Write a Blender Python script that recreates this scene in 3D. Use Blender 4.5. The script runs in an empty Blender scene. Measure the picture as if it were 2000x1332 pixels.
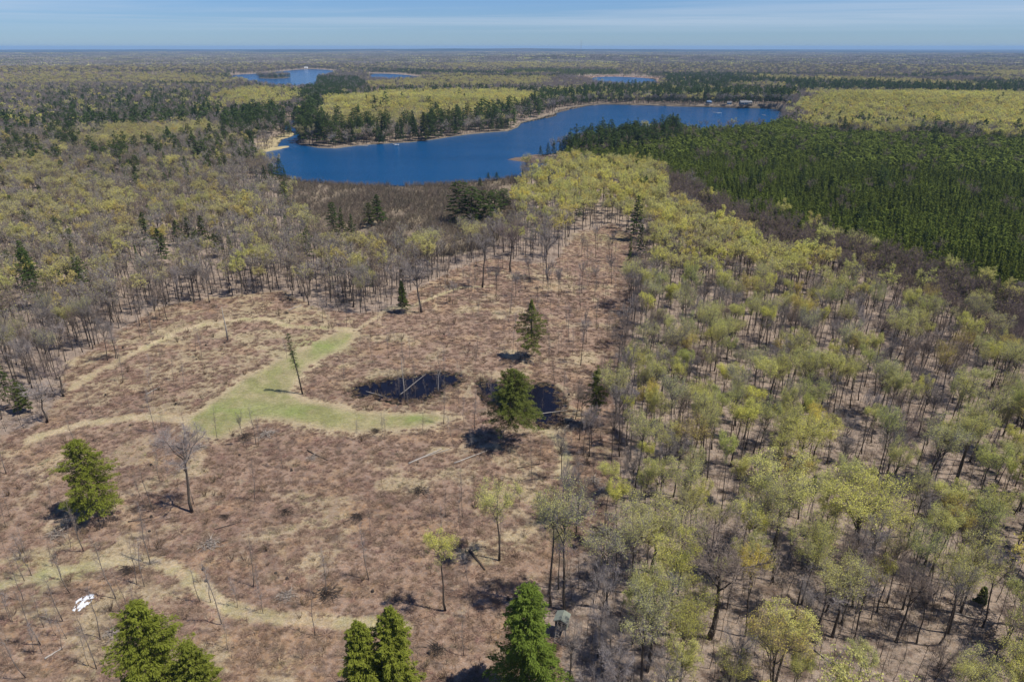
import bpy, math, random
import numpy as np
from mathutils import Vector, noise as mnoise

# ------------------------------------------------------------------ camera, sky, sun, exposure
SC = bpy.context.scene
CAM_H = 95.0
PITCH = math.radians(23.27)
F = 1333.33
cam_d = bpy.data.cameras.new('camera'); cam = bpy.data.objects.new('camera', cam_d)
SC.collection.objects.link(cam); SC.camera = cam
cam_d.lens = 24; cam_d.sensor_width = 36; cam_d.clip_start = 1; cam_d.clip_end = 90000
cam.location = (0, 0, CAM_H); cam.rotation_euler = (math.pi / 2 - PITCH, 0, 0)

SUN_TO = Vector((11, -3.2, 21)).normalized()
SUN_EL = math.asin(SUN_TO.z); SUN_AZ = math.atan2(SUN_TO.x, SUN_TO.y)
w = bpy.data.worlds.new('World'); SC.world = w; w.use_nodes = True
nt = w.node_tree; N = nt.nodes; L = nt.links; N.clear()
sky = N.new('ShaderNodeTexSky'); sky.sky_type = 'NISHITA'; sky.sun_disc = False
sky.sun_elevation = SUN_EL; sky.sun_rotation = SUN_AZ
sky.altitude = 300; sky.air_density = 1.0; sky.dust_density = 0.1; sky.ozone_density = 2.0
tc = N.new('ShaderNodeTexCoord')
sep = N.new('ShaderNodeSeparateXYZ'); L.new(tc.outputs['Generated'], sep.inputs[0])
# thin cirrus: a flat high layer seen in perspective (direction / elevation)
zz = N.new('ShaderNodeMath'); zz.operation = 'MAXIMUM'; zz.inputs[1].default_value = 0.012; L.new(sep.outputs['Z'], zz.inputs[0])
dx = N.new('ShaderNodeMath'); dx.operation = 'DIVIDE'; L.new(sep.outputs['X'], dx.inputs[0]); L.new(zz.outputs[0], dx.inputs[1])
dy = N.new('ShaderNodeMath'); dy.operation = 'DIVIDE'; L.new(sep.outputs['Y'], dy.inputs[0]); L.new(zz.outputs[0], dy.inputs[1])
cmb = N.new('ShaderNodeCombineXYZ'); L.new(dx.outputs[0], cmb.inputs[0]); L.new(dy.outputs[0], cmb.inputs[1])
mp = N.new('ShaderNodeMapping'); mp.inputs['Scale'].default_value = (0.03, 0.055, 1); mp.inputs['Rotation'].default_value = (0, 0, 0.12)
mp.inputs['Location'].default_value = (1.3, 0.35, 0)
L.new(cmb.outputs[0], mp.inputs[0])
cn = N.new('ShaderNodeTexNoise'); cn.inputs['Scale'].default_value = 1.0; cn.inputs['Detail'].default_value = 7; cn.inputs['Roughness'].default_value = .58
cn.inputs['Distortion'].default_value = .5
L.new(mp.outputs[0], cn.inputs['Vector'])
cr = N.new('ShaderNodeMapRange'); cr.inputs[1].default_value = .38; cr.inputs[2].default_value = .62; cr.inputs[3].default_value = 0; cr.inputs[4].default_value = .8
L.new(cn.outputs['Fac'], cr.inputs[0])
fade = N.new('ShaderNodeMapRange'); fade.inputs[1].default_value = .016; fade.inputs[2].default_value = .036; fade.inputs[3].default_value = .0; fade.inputs[4].default_value = 1
L.new(sep.outputs['Z'], fade.inputs[0])
cf = N.new('ShaderNodeMath'); cf.operation = 'MULTIPLY'; L.new(cr.outputs[0], cf.inputs[0]); f2 = N.new('ShaderNodeMapRange'); f2.inputs[1].default_value = .08; f2.inputs[2].default_value = .3; f2.inputs[3].default_value = 1; f2.inputs[4].default_value = .1; L.new(sep.outputs['Z'], f2.inputs[0])
fm = N.new('ShaderNodeMath'); fm.operation = 'MULTIPLY'; L.new(fade.outputs[0], fm.inputs[0]); L.new(f2.outputs[0], fm.inputs[1]); L.new(fm.outputs[0], cf.inputs[1])
tint = N.new('ShaderNodeMix'); tint.data_type = 'RGBA'; tint.blend_type = 'MULTIPLY'; tint.inputs[0].default_value = 1
tint.inputs[7].default_value = (0.72, 1.07, 1.80, 1)
L.new(sky.outputs[0], tint.inputs[6])
cl = N.new('ShaderNodeMix'); cl.data_type = 'RGBA'
cl.inputs[7].default_value = (9.4, 11.0, 13.2, 1)
L.new(cf.outputs[0], cl.inputs[0]); L.new(tint.outputs[2], cl.inputs[6])
bg = N.new('ShaderNodeBackground'); bg.inputs['Strength'].default_value = 0.050
L.new(cl.outputs[2], bg.inputs[0])
wo = N.new('ShaderNodeOutputWorld'); L.new(bg.outputs[0], wo.inputs[0])

sun_d = bpy.data.lights.new('sun', 'SUN'); sun_d.energy = 4.8; sun_d.angle = math.radians(.53); sun_d.color = (1, .94, .84)
sun = bpy.data.objects.new('sun', sun_d); SC.collection.objects.link(sun)
sun.rotation_euler = (-SUN_TO).to_track_quat('-Z', 'Y').to_euler(); sun.location = (60, -20, 200)

vs = SC.view_settings
SC.display_settings.display_device = 'sRGB'
vs.view_transform = 'Standard'; vs.look = 'None'; vs.gamma = 1; vs.use_curve_mapping = False; vs.exposure = 0.24
cy = SC.cycles
SC.render.engine = 'CYCLES'
cy.max_bounces = 6; cy.diffuse_bounces = 2; cy.glossy_bounces = 2; cy.transmission_bounces = 2
cy.transparent_max_bounces = 8; cy.volume_bounces = 0
cy.use_adaptive_sampling = False

# ------------------------------------------------------------------ helpers
rs = np.random.RandomState(7); random.seed(7)
COL = SC.collection
SP, CP = math.sin(PITCH), math.cos(PITCH)

def hsh(ix, iy, s):
    h = (ix.astype(np.int64) * 374761393 + iy.astype(np.int64) * 668265263 + s * 974634777) & 0x7fffffff
    h = (h ^ (h >> 13)) * 1274126177 & 0x7fffffff
    return ((h ^ (h >> 16)) & 0xffff) / 65535.0

def vnoise(x, y, s=0):
    ix = np.floor(x); iy = np.floor(y); fx = x - ix; fy = y - iy
    fx = fx * fx * (3 - 2 * fx); fy = fy * fy * (3 - 2 * fy)
    a = hsh(ix, iy, s); b = hsh(ix + 1, iy, s); c = hsh(ix, iy + 1, s); d = hsh(ix + 1, iy + 1, s)
    return (a * (1 - fx) + b * fx) * (1 - fy) + (c * (1 - fx) + d * fx) * fy

def fbm(x, y, s=0, o=4):
    t = 0; a = .5; n = 0
    for k in range(o):
        t = t + a * vnoise(x, y, s + k * 17); n += a; a *= .5; x = x * 2.03 + 11.3; y = y * 2.03 + 5.7
    return t / n

def sst(a, b, x):
    t = np.clip((x - a) / (b - a), 0, 1); return t * t * (3 - 2 * t)

def flat(u, v, z=0.0):
    x = (u - 1000) / F; y = (666 - v) / F
    d = (x, CP + y * SP, -SP + y * CP)
    t = (z - CAM_H) / d[2]
    return d[0] * t, d[1] * t

# rolling land: (centre pixel, height, radii in metres)
BUMPS = []
for (u, v, h, rx, ry) in ((1800, 222, 13, 420, 170), (830, 222, 7, 230, 90), (200, 200, 14, 420, 260), (60, 150, 16, 900, 400)):
    c = flat(u, v); BUMPS.append((c[0], c[1], h, rx, ry))
BUMPS += [(-300, 15500, 62, 5200, 1800), (4000, 20000, 35, 6000, 2500), (-9000, 19000, 40, 6000, 2500), (600, 5600, 24, 1100, 700)]

FLATS = []
def height(x, y):
    x = np.asarray(x, float); y = np.asarray(y, float)
    z = .9 * (fbm(x / 45, y / 45, 3, 2) - .5) * (1 - sst(330, 420, y))
    for cx, cy_, h, rx, ry in BUMPS:
        z = z + h * np.exp(-((x - cx) / rx) ** 2 - ((y - cy_) / ry) ** 2)
    for cx, cy_, rx, ry in FLATS:
        z = z * sst(.75, 1.5, np.hypot((x - cx) / rx, (y - cy_) / ry))
    far = sst(4200, 9000, np.hypot(x, y))
    z = z + far * 26 * (fbm(x / 1900 + 9, y / 1300, 5, 3) - .3)
    return z

def at(u, v):
    z = 0.0
    for _ in range(12):
        x, y = flat(u, v, z); z = .5 * z + .5 * float(height(x, y))
    x, y = flat(u, v, z)
    return x, y, float(height(x, y))

def proj(x, y, z):
    z = z - CAM_H
    dep = y * CP - z * SP
    up = y * SP + z * CP
    return 1000 + F * x / dep, 666 - F * up / dep

def tall(u, v, vt):
    x, y, z = at(u, v)
    lo, hi = 0, 60
    for _ in range(30):
        m = (lo + hi) / 2
        if proj(x, y, z + m)[1] > vt: lo = m
        else: hi = m
    return lo

def poly(pts):
    return np.array([flat(u, v) for u, v in pts])

def inside(P, x, y):
    r = np.zeros(x.shape, bool)
    n = len(P)
    mnx, mny = P.min(0); mxx, mxy = P.max(0)
    ok = (x >= mnx) & (x <= mxx) & (y >= mny) & (y <= mxy)
    if not ok.any(): return r
    xx = x[ok]; yy = y[ok]; q = np.zeros(xx.shape, bool)
    for i in range(n):
        x1, y1 = P[i]; x2, y2 = P[(i + 1) % n]
        if y1 == y2: continue
        c = ((y1 > yy) != (y2 > yy)) & (xx < (x2 - x1) * (yy - y1) / (y2 - y1) + x1)
        q ^= c
    r[ok] = q
    return r

def dist_line(P, x, y, closed=False):
    d = np.full(x.shape, 1e9)
    n = len(P)
    for i in range(n if closed else n - 1):
        x1, y1 = P[i]; x2, y2 = P[(i + 1) % n]
        vx, vy = x2 - x1, y2 - y1; ll = vx * vx + vy * vy + 1e-9
        t = np.clip(((x - x1) * vx + (y - y1) * vy) / ll, 0, 1)
        d = np.minimum(d, np.hypot(x - x1 - t * vx, y - y1 - t * vy))
    return d

def tag(o, label=None, cat=None, group=None, kind=None):
    if label: o['label'] = label
    if cat: o['category'] = cat
    if group: o['group'] = group
    if kind: o['kind'] = kind
    return o

class MB:
    def __init__(s): s.v = []; s.f = []; s.m = []; s.n = 0
    def add(s, V, Fc, m=0):
        V = np.asarray(V, float)
        s.v.append(V); s.f.extend([tuple(i + s.n for i in f) for f in Fc]); s.m.extend([m] * len(Fc)); s.n += len(V)
    def tube(s, P, R, sides=5, m=0, cap=True):
        P = np.asarray(P, float); n = len(P); V = []
        for i in range(n):
            t = P[min(i + 1, n - 1)] - P[max(i - 1, 0)]; t /= np.linalg.norm(t) + 1e-9
            a = np.cross(t, (0, 1, 0) if abs(t[1]) < .9 else (1, 0, 0)); a /= np.linalg.norm(a); b = np.cross(t, a)
            for k in range(sides):
                q = 2 * math.pi * k / sides
                V.append(P[i] + R[i] * (math.cos(q) * a + math.sin(q) * b))
        Fc = []
        for i in range(n - 1):
            for k in range(sides):
                k2 = (k + 1) % sides
                Fc.append((i * sides + k, i * sides + k2, (i + 1) * sides + k2, (i + 1) * sides + k))
        if cap: Fc.append(tuple(range((n - 1) * sides, n * sides))); Fc.append(tuple(range(sides - 1, -1, -1)))
        s.add(V, Fc, m)
    def slivers(s, A, B, W, m=0):
        # thin tapering twigs from A to B, width W at the base
        A = np.asarray(A); B = np.asarray(B); d = B - A
        r = rs.normal(size=A.shape); c = np.cross(d, r); c /= np.linalg.norm(c, axis=1, keepdims=True) + 1e-9
        c *= np.asarray(W).reshape(-1, 1) * .5
        V = np.stack([A - c, A + c, B], 1).reshape(-1, 3)
        n = len(A)
        s.add(V, [(3 * i, 3 * i + 1, 3 * i + 2) for i in range(n)], m)
    def leaves(s, C, U, W_, m=0):
        # diamond leaf clumps: centre C, half axes U, W_
        n = len(C)
        V = np.stack([C - U, C - W_, C + U, C + W_], 1).reshape(-1, 3)
        s.add(V, [(4 * i, 4 * i + 1, 4 * i + 2, 4 * i + 3) for i in range(n)], m)
    def box(s, c, d, m=0, rz=0, taper=1):
        c = np.array(c); hx, hy, hz = np.array(d) / 2
        V = []
        for z in (-1, 1):
            k = taper if z > 0 else 1
            for x, y in ((-1, -1), (1, -1), (1, 1), (-1, 1)):
                px, py = x * hx * k, y * hy * k
                V.append((c[0] + px * math.cos(rz) - py * math.sin(rz), c[1] + px * math.sin(rz) + py * math.cos(rz), c[2] + z * hz))
        s.add(V, [(3, 2, 1, 0), (4, 5, 6, 7), (0, 1, 5, 4), (1, 2, 6, 5), (2, 3, 7, 6), (3, 0, 4, 7)], m)
    def mesh(s, name, mats, smooth=False):
        me = bpy.data.meshes.new(name)
        me.from_pydata(np.concatenate(s.v).tolist(), [], s.f)
        for m in mats: me.materials.append(m)
        if len(mats) > 1: me.polygons.foreach_set('material_index', s.m)
        if smooth: me.polygons.foreach_set('use_smooth', [True] * len(s.f))
        me.update(); return me

def link(name, me, parent=None, loc=None):
    o = bpy.data.objects.new(name, me); COL.objects.link(o)
    if parent: o.parent = parent
    if loc is not None: o.location = loc
    return o

# ------------------------------------------------------------------ materials
def mat(name, col, rough=.8, var=.25, scale=1.0, transl=0.0, use_tint=False, spec=.2, bump=0, sep_rand=.25):
    m = bpy.data.materials.new(name); m.use_nodes = True; t = m.node_tree; n = t.nodes; l = t.links; n.clear()
    out = n.new('ShaderNodeOutputMaterial')
    base = n.new('ShaderNodeRGB'); base.outputs[0].default_value = (*col, 1); src = base.outputs[0]
    if use_tint:
        a = n.new('ShaderNodeAttribute'); a.attribute_type = 'INSTANCER'; a.attribute_name = 'tint'
        mx = n.new('ShaderNodeMix'); mx.data_type = 'RGBA'; mx.blend_type = 'MULTIPLY'; mx.inputs[0].default_value = 1
        l.new(src, mx.inputs[6]); l.new(a.outputs['Color'], mx.inputs[7]); src = mx.outputs[2]
    g = n.new('ShaderNodeNewGeometry'); tc = n.new('ShaderNodeTexCoord')
    no = n.new('ShaderNodeTexNoise'); no.inputs['Scale'].default_value = scale; no.inputs['Detail'].default_value = 3
    l.new(tc.outputs['Object'], no.inputs['Vector'])
    ad = n.new('ShaderNodeMath'); ad.operation = 'MULTIPLY_ADD'; ad.inputs[1].default_value = sep_rand
    l.new(g.outputs['Random Per Island'], ad.inputs[0]); l.new(no.outputs['Fac'], ad.inputs[2])
    mr = n.new('ShaderNodeMapRange'); mr.inputs[1].default_value = .3; mr.inputs[2].default_value = .7 + sep_rand
    mr.inputs[3].default_value = 1 - var; mr.inputs[4].default_value = 1 + var; l.new(ad.outputs[0], mr.inputs[0])
    hs = n.new('ShaderNodeHueSaturation'); l.new(mr.outputs[0], hs.inputs['Value']); l.new(src, hs.inputs['Color'])
    src = hs.outputs[0]
    if transl > 0:
        d = n.new('ShaderNodeBsdfDiffuse'); tr = n.new('ShaderNodeBsdfTranslucent'); mm = n.new('ShaderNodeMixShader'); mm.inputs[0].default_value = transl
        l.new(src, d.inputs[0]); l.new(src, tr.inputs[0]); l.new(d.outputs[0], mm.inputs[1]); l.new(tr.outputs[0], mm.inputs[2]); l.new(mm.outputs[0], out.inputs[0])
    else:
        p = n.new('ShaderNodeBsdfPrincipled'); p.inputs['Roughness'].default_value = rough; p.inputs['Specular IOR Level'].default_value = spec
        l.new(src, p.inputs['Base Color']); l.new(p.outputs[0], out.inputs[0])
        if bump:
            b = n.new('ShaderNodeBump'); b.inputs['Strength'].default_value = bump; b.inputs['Distance'].default_value = .1
            l.new(no.outputs['Fac'], b.inputs['Height']); l.new(b.outputs[0], p.inputs['Normal'])
    return m

M_bark = mat('bark', (.085, .070, .056), .9, .35, 2.5, bump=.6)
M_youngbark = mat('young_bark', (.19, .165, .14), .9, .3, 2.5)
M_barkpale = mat('pale_bark', (.33, .30, .265), .8, .35, 3, bump=.3)
M_twig = mat('twigs', (.255, .225, .203), .9, .3, .6, transl=.12, use_tint=True)
M_bud = mat('young_leaves', (.66, .64, .21), .8, .2, .35, transl=.45, use_tint=True, sep_rand=.4)
M_needle = mat('needles', (.128, .150, .036), .7, .32, .8, transl=.25, use_tint=True, sep_rand=.5)
M_dead = mat('dead_wood', (.30, .26, .22), .9, .4, 2, bump=.4)
M_darkwood = mat('rotten_wood', (.05, .04, .033), .95, .4, 2)
M_bracken = mat('dead_bracken', (.300, .212, .155), .9, .45, .5, transl=.2, use_tint=True, sep_rand=.8)
M_straw = mat('straw_grass', (.44, .36, .23), .9, .35, .5, transl=.2, use_tint=True, sep_rand=.8)
M_shrub = mat('shrub_twigs', (.19, .155, .115), .9, .3, .6, transl=.1, use_tint=True)
M_snow = mat('old_snow', (.66, .68, .71), .7, .2, 3)
M_wall = mat('painted_siding', (.33, .33, .31), .7, .12, 1, use_tint=True)
M_roof = mat('roof_shingles', (.30, .31, .32), .8, .2, 3, use_tint=True)
M_glass = mat('window_glass', (.03, .04, .05), .12, .1, 1, spec=.6)
M_trim = mat('white_trim', (.75, .75, .72), .6, .05, 1)
M_blind = mat('weathered_green_boards', (.20, .22, .18), .85, .2, 4, bump=.2)
M_blindroof = mat('grey_roof_sheet', (.17, .19, .16), .7, .15, 3, bump=.2)
M_dark = mat('interior_shade', (.012, .012, .012), .9, .1, 1)
M_steel = mat('galvanised_steel', (.30, .31, .33), .5, .1, 1)

# ------------------------------------------------------------------ land cover map
LAKE = [(482, 300), (520, 295), (558, 288), (590, 284), (622, 290), (655, 291), (700, 285), (760, 281), (800, 279), (850, 273), (900, 265), (950, 260), (992, 257),
        (1010, 250), (1016, 242), (1050, 235), (1087, 227), (1088, 221), (1115, 214), (1150, 207), (1180, 205), (1240, 206), (1300, 208), (1380, 210), (1440, 212), (1500, 213),
        (1520, 216), (1532, 226), (1528, 242), (1510, 254), (1480, 260), (1400, 265), (1330, 266), (1270, 271), (1210, 277), (1160, 288), (1110, 298), (1060, 303),
        (1035, 309), (1012, 312), (1040, 314), (1064, 319), (1085, 327), (1096, 334), (1085, 341), (1040, 345), (985, 350), (930, 356), (860, 361), (780, 364), (700, 362), (640, 359), (590, 355),
        (560, 348), (530, 338), (512, 325), (505, 312), (488, 306)]
STREAM = [(540, 291), (546, 281), (552, 273), (566, 270), (577, 264), (572, 257), (552, 253), (556, 243), (562, 236), (590, 234), (592, 238), (570, 241), (566, 248), (585, 254), (592, 262), (586, 272), (576, 280), (592, 286), (570, 292)]
BAY = [(452, 147), (505, 145), (560, 139), (600, 135.5), (640, 137), (660, 141), (648, 150), (618, 156), (612, 176), (585, 181), (545, 177), (500, 169), (455, 158)]
BAY2 = [(722, 144), (775, 145.5), (820, 150), (822, 161), (770, 163), (726, 160)]
POND_FAR = [(1150, 152), (1200, 150), (1283, 154), (1280, 171), (1230, 175), (1165, 170)]
SLOUGH = [(690, 190), (712, 184), (745, 183), (770, 187), (742, 191), (715, 194)]
POND1 = [(686, 765), (705, 752), (730, 744), (765, 741), (795, 736), (830, 730), (862, 727), (893, 731), (897, 741), (880, 752), (862, 756), (850, 768), (832, 776), (805, 784), (775, 782), (750, 776), (722, 771), (700, 771)]
POND2 = [(941, 744), (956, 744), (972, 752), (1000, 764), (1028, 758), (1045, 750), (1070, 751), (1087, 765), (1096, 785), (1092, 806), (1083, 824), (1064, 829), (1047, 822), (1030, 808), (1000, 800), (975, 794), (955, 783), (944, 764)]
ISLAND = [(501, 151), (530, 149.5), (568, 150.5), (566, 153.5), (540, 155), (508, 154.5)]
WATERS = dict(lake=LAKE, stream=STREAM, far_bay=BAY, far_channel=BAY2, far_pond=POND_FAR, slough=SLOUGH, clearing_pond=POND1, hemlock_pond=POND2)

CLEAR = [(-500, 1700), (-700, 1000), (-300, 900), (0, 850), (60, 835), (95, 815), (125, 760), (120, 722), (200, 665), (270, 622), (330, 596), (420, 582), (480, 574), (550, 570), (620, 600), (700, 612), (765, 604), (800, 572), (850, 548),
         (900, 520), (960, 505), (1020, 512), (1080, 512), (1110, 480), (1130, 452), (1200, 440), (1238, 462), (1232, 500), (1240, 560), (1222, 640), (1212, 700), (1205, 760), (1192, 840), (1198, 930), (1192, 1010), (1172, 1065), (1120, 1115), (1060, 1150), (1000, 1190), (1060, 1235), (1105, 1260), (1115, 1400), (1130, 1700)]
BELT = [(1290, 372), (1330, 372), (1390, 420), (1500, 462), (1620, 505), (1750, 548), (1880, 592), (2000, 640), (2400, 790), (2400, 1000), (2000, 755), (1900, 690), (1780, 640), (1640, 580), (1520, 540), (1400, 480), (1300, 420)]
PLANT = [(1100, 330), (1170, 345), (1290, 360), (1340, 372), (1400, 420), (1500, 460), (1620, 503), (1750, 546), (1880, 590), (2000, 638), (2500, 800), (3000, 500), (2600, 300), (2000, 290), (1850, 284), (1700, 278), (1600, 270), (1535, 250), (1480, 262), (1400, 267), (1330, 268), (1270, 273), (1210, 279), (1160, 290), (1110, 303)]
TALLPINE = [(1100, 303), (1160, 290), (1210, 279), (1330, 268), (1330, 285), (1250, 305), (1180, 320), (1120, 322)]
SPIT = [(1008, 312), (1040, 306), (1070, 302), (1100, 308), (1130, 324), (1150, 336), (1100, 337), (1088, 326), (1060, 317), (1035, 315)]
GROVE = [(1000, 420), (1010, 385), (1060, 365), (1150, 350), (1230, 348), (1300, 368), (1320, 410), (1300, 470), (1240, 455), (1200, 436), (1130, 446), (1100, 470), (1050, 450)]
MARSH = [(550, 345), (600, 350), (700, 355), (800, 356), (930, 348), (1020, 342), (1020, 370), (1010, 410), (1000, 450), (960, 482), (880, 500), (800, 506), (700, 500), (640, 485), (600, 455), (570, 410), (540, 375)]
REED = [(430, 300), (480, 296), (520, 292), (545, 288), (548, 270), (560, 260), (545, 250), (535, 262), (500, 275), (440, 288)]
PENYEL = [(625, 240), (640, 218), (760, 198), (900, 192), (1000, 192), (1060, 205), (1020, 225), (960, 242), (850, 256), (760, 266), (680, 268), (640, 262)]
PENSH = [(590, 284), (588, 262), (600, 240), (625, 214), (760, 192), (900, 186), (1010, 186), (1100, 196), (1150, 205), (1088, 222), (1050, 236), (1012, 244), (1008, 252), (950, 260), (850, 273), (760, 281), (655, 291)]
NSHORE = [(1080, 200), (1170, 180), (1330, 178), (1540, 188), (1560, 222), (1530, 218), (1440, 211), (1300, 207), (1180, 204), (1110, 213)]
DOME = [(1545, 235), (1600, 214), (1700, 204), (1800, 202), (2000, 206), (2600, 215), (2600, 278), (2000, 270), (1880, 266), (1700, 254), (1580, 248)]
LYEL = [(-300, 470), (0, 430), (130, 412), (300, 405), (430, 412), (520, 440), (500, 470), (380, 470), (250, 500), (100, 500), (-100, 540)]
LHILL = [(-500, 178), (200, 172), (430, 178), (520, 200), (590, 225), (560, 262), (540, 300), (480, 380), (300, 400), (0, 400), (-500, 440)]
FARGREY = [(-900, 150), (3000, 150), (3000, 101), (-900, 101)]
LYEL2 = [(150, 300), (250, 268), (420, 262), (430, 282), (300, 300), (200, 315)]
LYEL3 = [(-200, 375), (60, 345), (130, 360), (200, 392), (100, 400), (-200, 420)]
LYEL4 = [(430, 210), (480, 185), (560, 192), (585, 215), (520, 232), (440, 225)]
LYEL5 = [(-400, 160), (0, 150), (300, 150), (420, 160), (480, 172), (300, 172), (0, 175), (-400, 185)]
LCON = [(40, 260), (100, 190), (250, 178), (400, 190), (430, 225), (400, 262), (250, 268), (120, 290)]
LCON2 = [(430, 270), (440, 245), (520, 215), (560, 215), (545, 250), (520, 272), (450, 285)]
GREYEDGE = [(60, 760), (80, 640), (250, 560), (400, 525), (560, 515), (700, 505), (800, 508), (880, 500), (965, 480), (1020, 430), (1100, 440), (1110, 490), (1000, 515), (900, 525), (800, 580), (760, 610), (620, 605), (550, 572), (400, 585), (270, 625), (130, 730)]
CONBAND = [(650, 139), (760, 141), (900, 145), (1000, 148), (1000, 154), (850, 152), (822, 149), (770, 144.5), (720, 143), (660, 140.5)]
CONISLE = [(600, 205), (600, 175), (625, 160), (700, 158), (720, 175), (700, 190), (640, 202)]
BLOCK = [(985, 141), (1060, 139), (1200, 142), (1210, 148), (1100, 150), (990, 152)]
CROSS = [(1310, 192), (1500, 170), (1560, 190), (1750, 190), (1850, 196), (2000, 198), (2600, 205), (2600, 186), (2000, 180), (1800, 176), (1600, 168), (1400, 160), (1300, 160)]
REDMARSH = [(1090, 150), (1200, 148), (1300, 152), (1290, 168), (1200, 168), (1120, 160)]
MIDYEL = [(680, 178), (800, 165), (950, 158), (1080, 160), (1060, 176), (900, 180), (760, 186)]
FARYEL = [(860, 133), (1000, 125), (1180, 126), (1220, 138), (1100, 138), (900, 139)]
RYEL = [(1340, 168), (1500, 158), (1700, 164), (1900, 172), (1890, 178), (1700, 176), (1500, 170), (1380, 172)]
RYEL2 = [(1880, 150), (2000, 146), (2300, 146), (2300, 154), (2000, 156)]

PW = {k: poly(v) for k, v in WATERS.items()}
for k in ('far_bay', 'far_channel', 'far_pond', 'slough'):
    P = PW[k]; lo_, hi_ = P.min(0), P.max(0); FLATS.append(((lo_[0] + hi_[0]) / 2, (lo_[1] + hi_[1]) / 2, (hi_[0] - lo_[0]) * .62, (hi_[1] - lo_[1]) * .75))
PISLE = poly(ISLAND)
# name: (polygon, density, budding, bare, conifer, plantation pine, shrub, jitter)
REG = [
    (FARGREY, 1, .10, .66, .24, 0, 0, 10), (LHILL, 1.7, .07, .77, .16, 0, 0, 25),
    (LYEL5, 1, .30, .58, .12, 0, 0, 60), (FARYEL, 1, .30, .58, .12, 0, 0, 120), (RYEL, 1, .55, .40, .05, 0, 0, 50), (RYEL2, 1, .55, .40, .05, 0, 0, 60),
    (CONBAND, 1, 0, .12, .88, 0, 0, 20), (BLOCK, 1.2, 0, .05, .1, .85, 0, 15), (CROSS, 1, .03, .45, .52, 0, 0, 25), (MIDYEL, 1, .45, .43, .12, 0, 0, 30),
    (LCON, 1, .04, .56, .40, 0, 0, 30), (LCON2, 1.2, .0, .45, .55, 0, 0, 15), (LYEL4, 1, .6, .35, .05, 0, 0, 15), (CONISLE, 1.1, 0, .15, .85, 0, 0, 10),
    (LYEL2, 1.5, .60, .38, .02, 0, 0, 12), (LYEL3, 1.5, .36, .62, .02, 0, 0, 12), (LYEL, 1.5, .38, .60, .02, 0, 0, 12),
    (PENSH, 1.3, .03, .66, .31, 0, 0, 4), (PENYEL, 1.1, .93, .06, .01, 0, 0, 5), (NSHORE, 1.3, .08, .56, .36, 0, 0, 6), (DOME, 1.1, .95, .04, .01, 0, 0, 8),
    (GREYEDGE, 1.8, .16, .83, .01, 0, 0, 4), (GROVE, 1.15, .85, .13, .02, 0, 0, 4), (BELT, 1.7, .02, .98, 0, 0, 0, 4),
    (PLANT, .10, 0, .5, .5, 0, 0, 3), (TALLPINE, 1.4, 0, .30, .70, 0, 0, 12),
    (MARSH, 0, .0, .0, .0, 0, 1, 4), (REDMARSH, .8, 0, .05, .05, 0, .9, 20), (REED, .9, 0, .1, .03, 0, .87, 4),
    (SPIT, 0, 0, 0, 0, 0, 0, 1), (CLEAR, 0, 0, 0, 0, 0, 0, 3),
]
REG = [(poly(r[0]),) + r[1:] for r in REG]
PCLEAR = poly(CLEAR); PPLANT = poly(PLANT); PBELT = poly(BELT); PMARSH = poly(MARSH); PREED = poly(REED); PSPIT = poly(SPIT); PRED = poly(REDMARSH)

def in_water(x, y, grow=0):
    r = np.zeros(x.shape, bool)
    for k, P in PW.items():
        q = inside(P, x, y)
        if grow:
            near = (x > P[:, 0].min() - grow) & (x < P[:, 0].max() + grow) & (y > P[:, 1].min() - grow) & (y < P[:, 1].max() + grow)
            if near.any():
                d = dist_line(P, x[near], y[near], True); t = q[near] | (d < grow); q[near] = t
        r |= q
    return r & ~inside(PISLE, x, y)

def cover(x, y):
    """density and species shares at world points"""
    D = np.hypot(x, y)
    sc = 90 + D * .045
    n1 = fbm(x / sc, y / (sc * .8), 21); n2 = fbm(x / (sc * (.7 + .9 * sst(900, 2000, D))) + 40, y / (sc * .55), 33)
    M = (sst(.54, .66, n1) * .62 + .05) * (1 - .6 * sst(800, 2200, D)) * np.where((x < 0) & (D < 1000), .5, 1)
    Cn = .03 + .05 * ((x < 0) & (D > 330)) + .75 * sst(.50, .64, n2) * sst(400, 1200, D) + .08 * sst(1500, 3000, D)
    M = M * (1 - Cn); B = np.clip(1 - M - Cn, 0, 1)
    # wood to the right of the clearing
    E = (x > 20) & (D < 420)
    M = np.where(E, .50 * sst(.3, .55, fbm(x / 30, y / 30, 77)) + .25, M); Cn = np.where(E, .001, Cn); B = np.where(E, 1 - M - Cn, B)
    dens = np.where(D > 300, 1.4, 1.0); P_ = np.zeros(x.shape); S_ = np.zeros(x.shape)
    for (P, d, m, b, c, p, s, j) in REG:
        jx = (fbm(x / (j * 2.5 + .1), y / (j * 2.5 + .1), 51, 3) - .5) * j * 2.2; jy = (fbm(x / (j * 2.5 + .1) + 31, y / (j * 2.5 + .1), 52, 3) - .5) * j * 2.2
        q = inside(P, x + jx, y + jy)
        dens[q] = d; M[q] = m; B[q] = b; Cn[q] = c; P_[q] = p; S_[q] = s
    return dens, M, B, Cn, P_, S_

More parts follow.
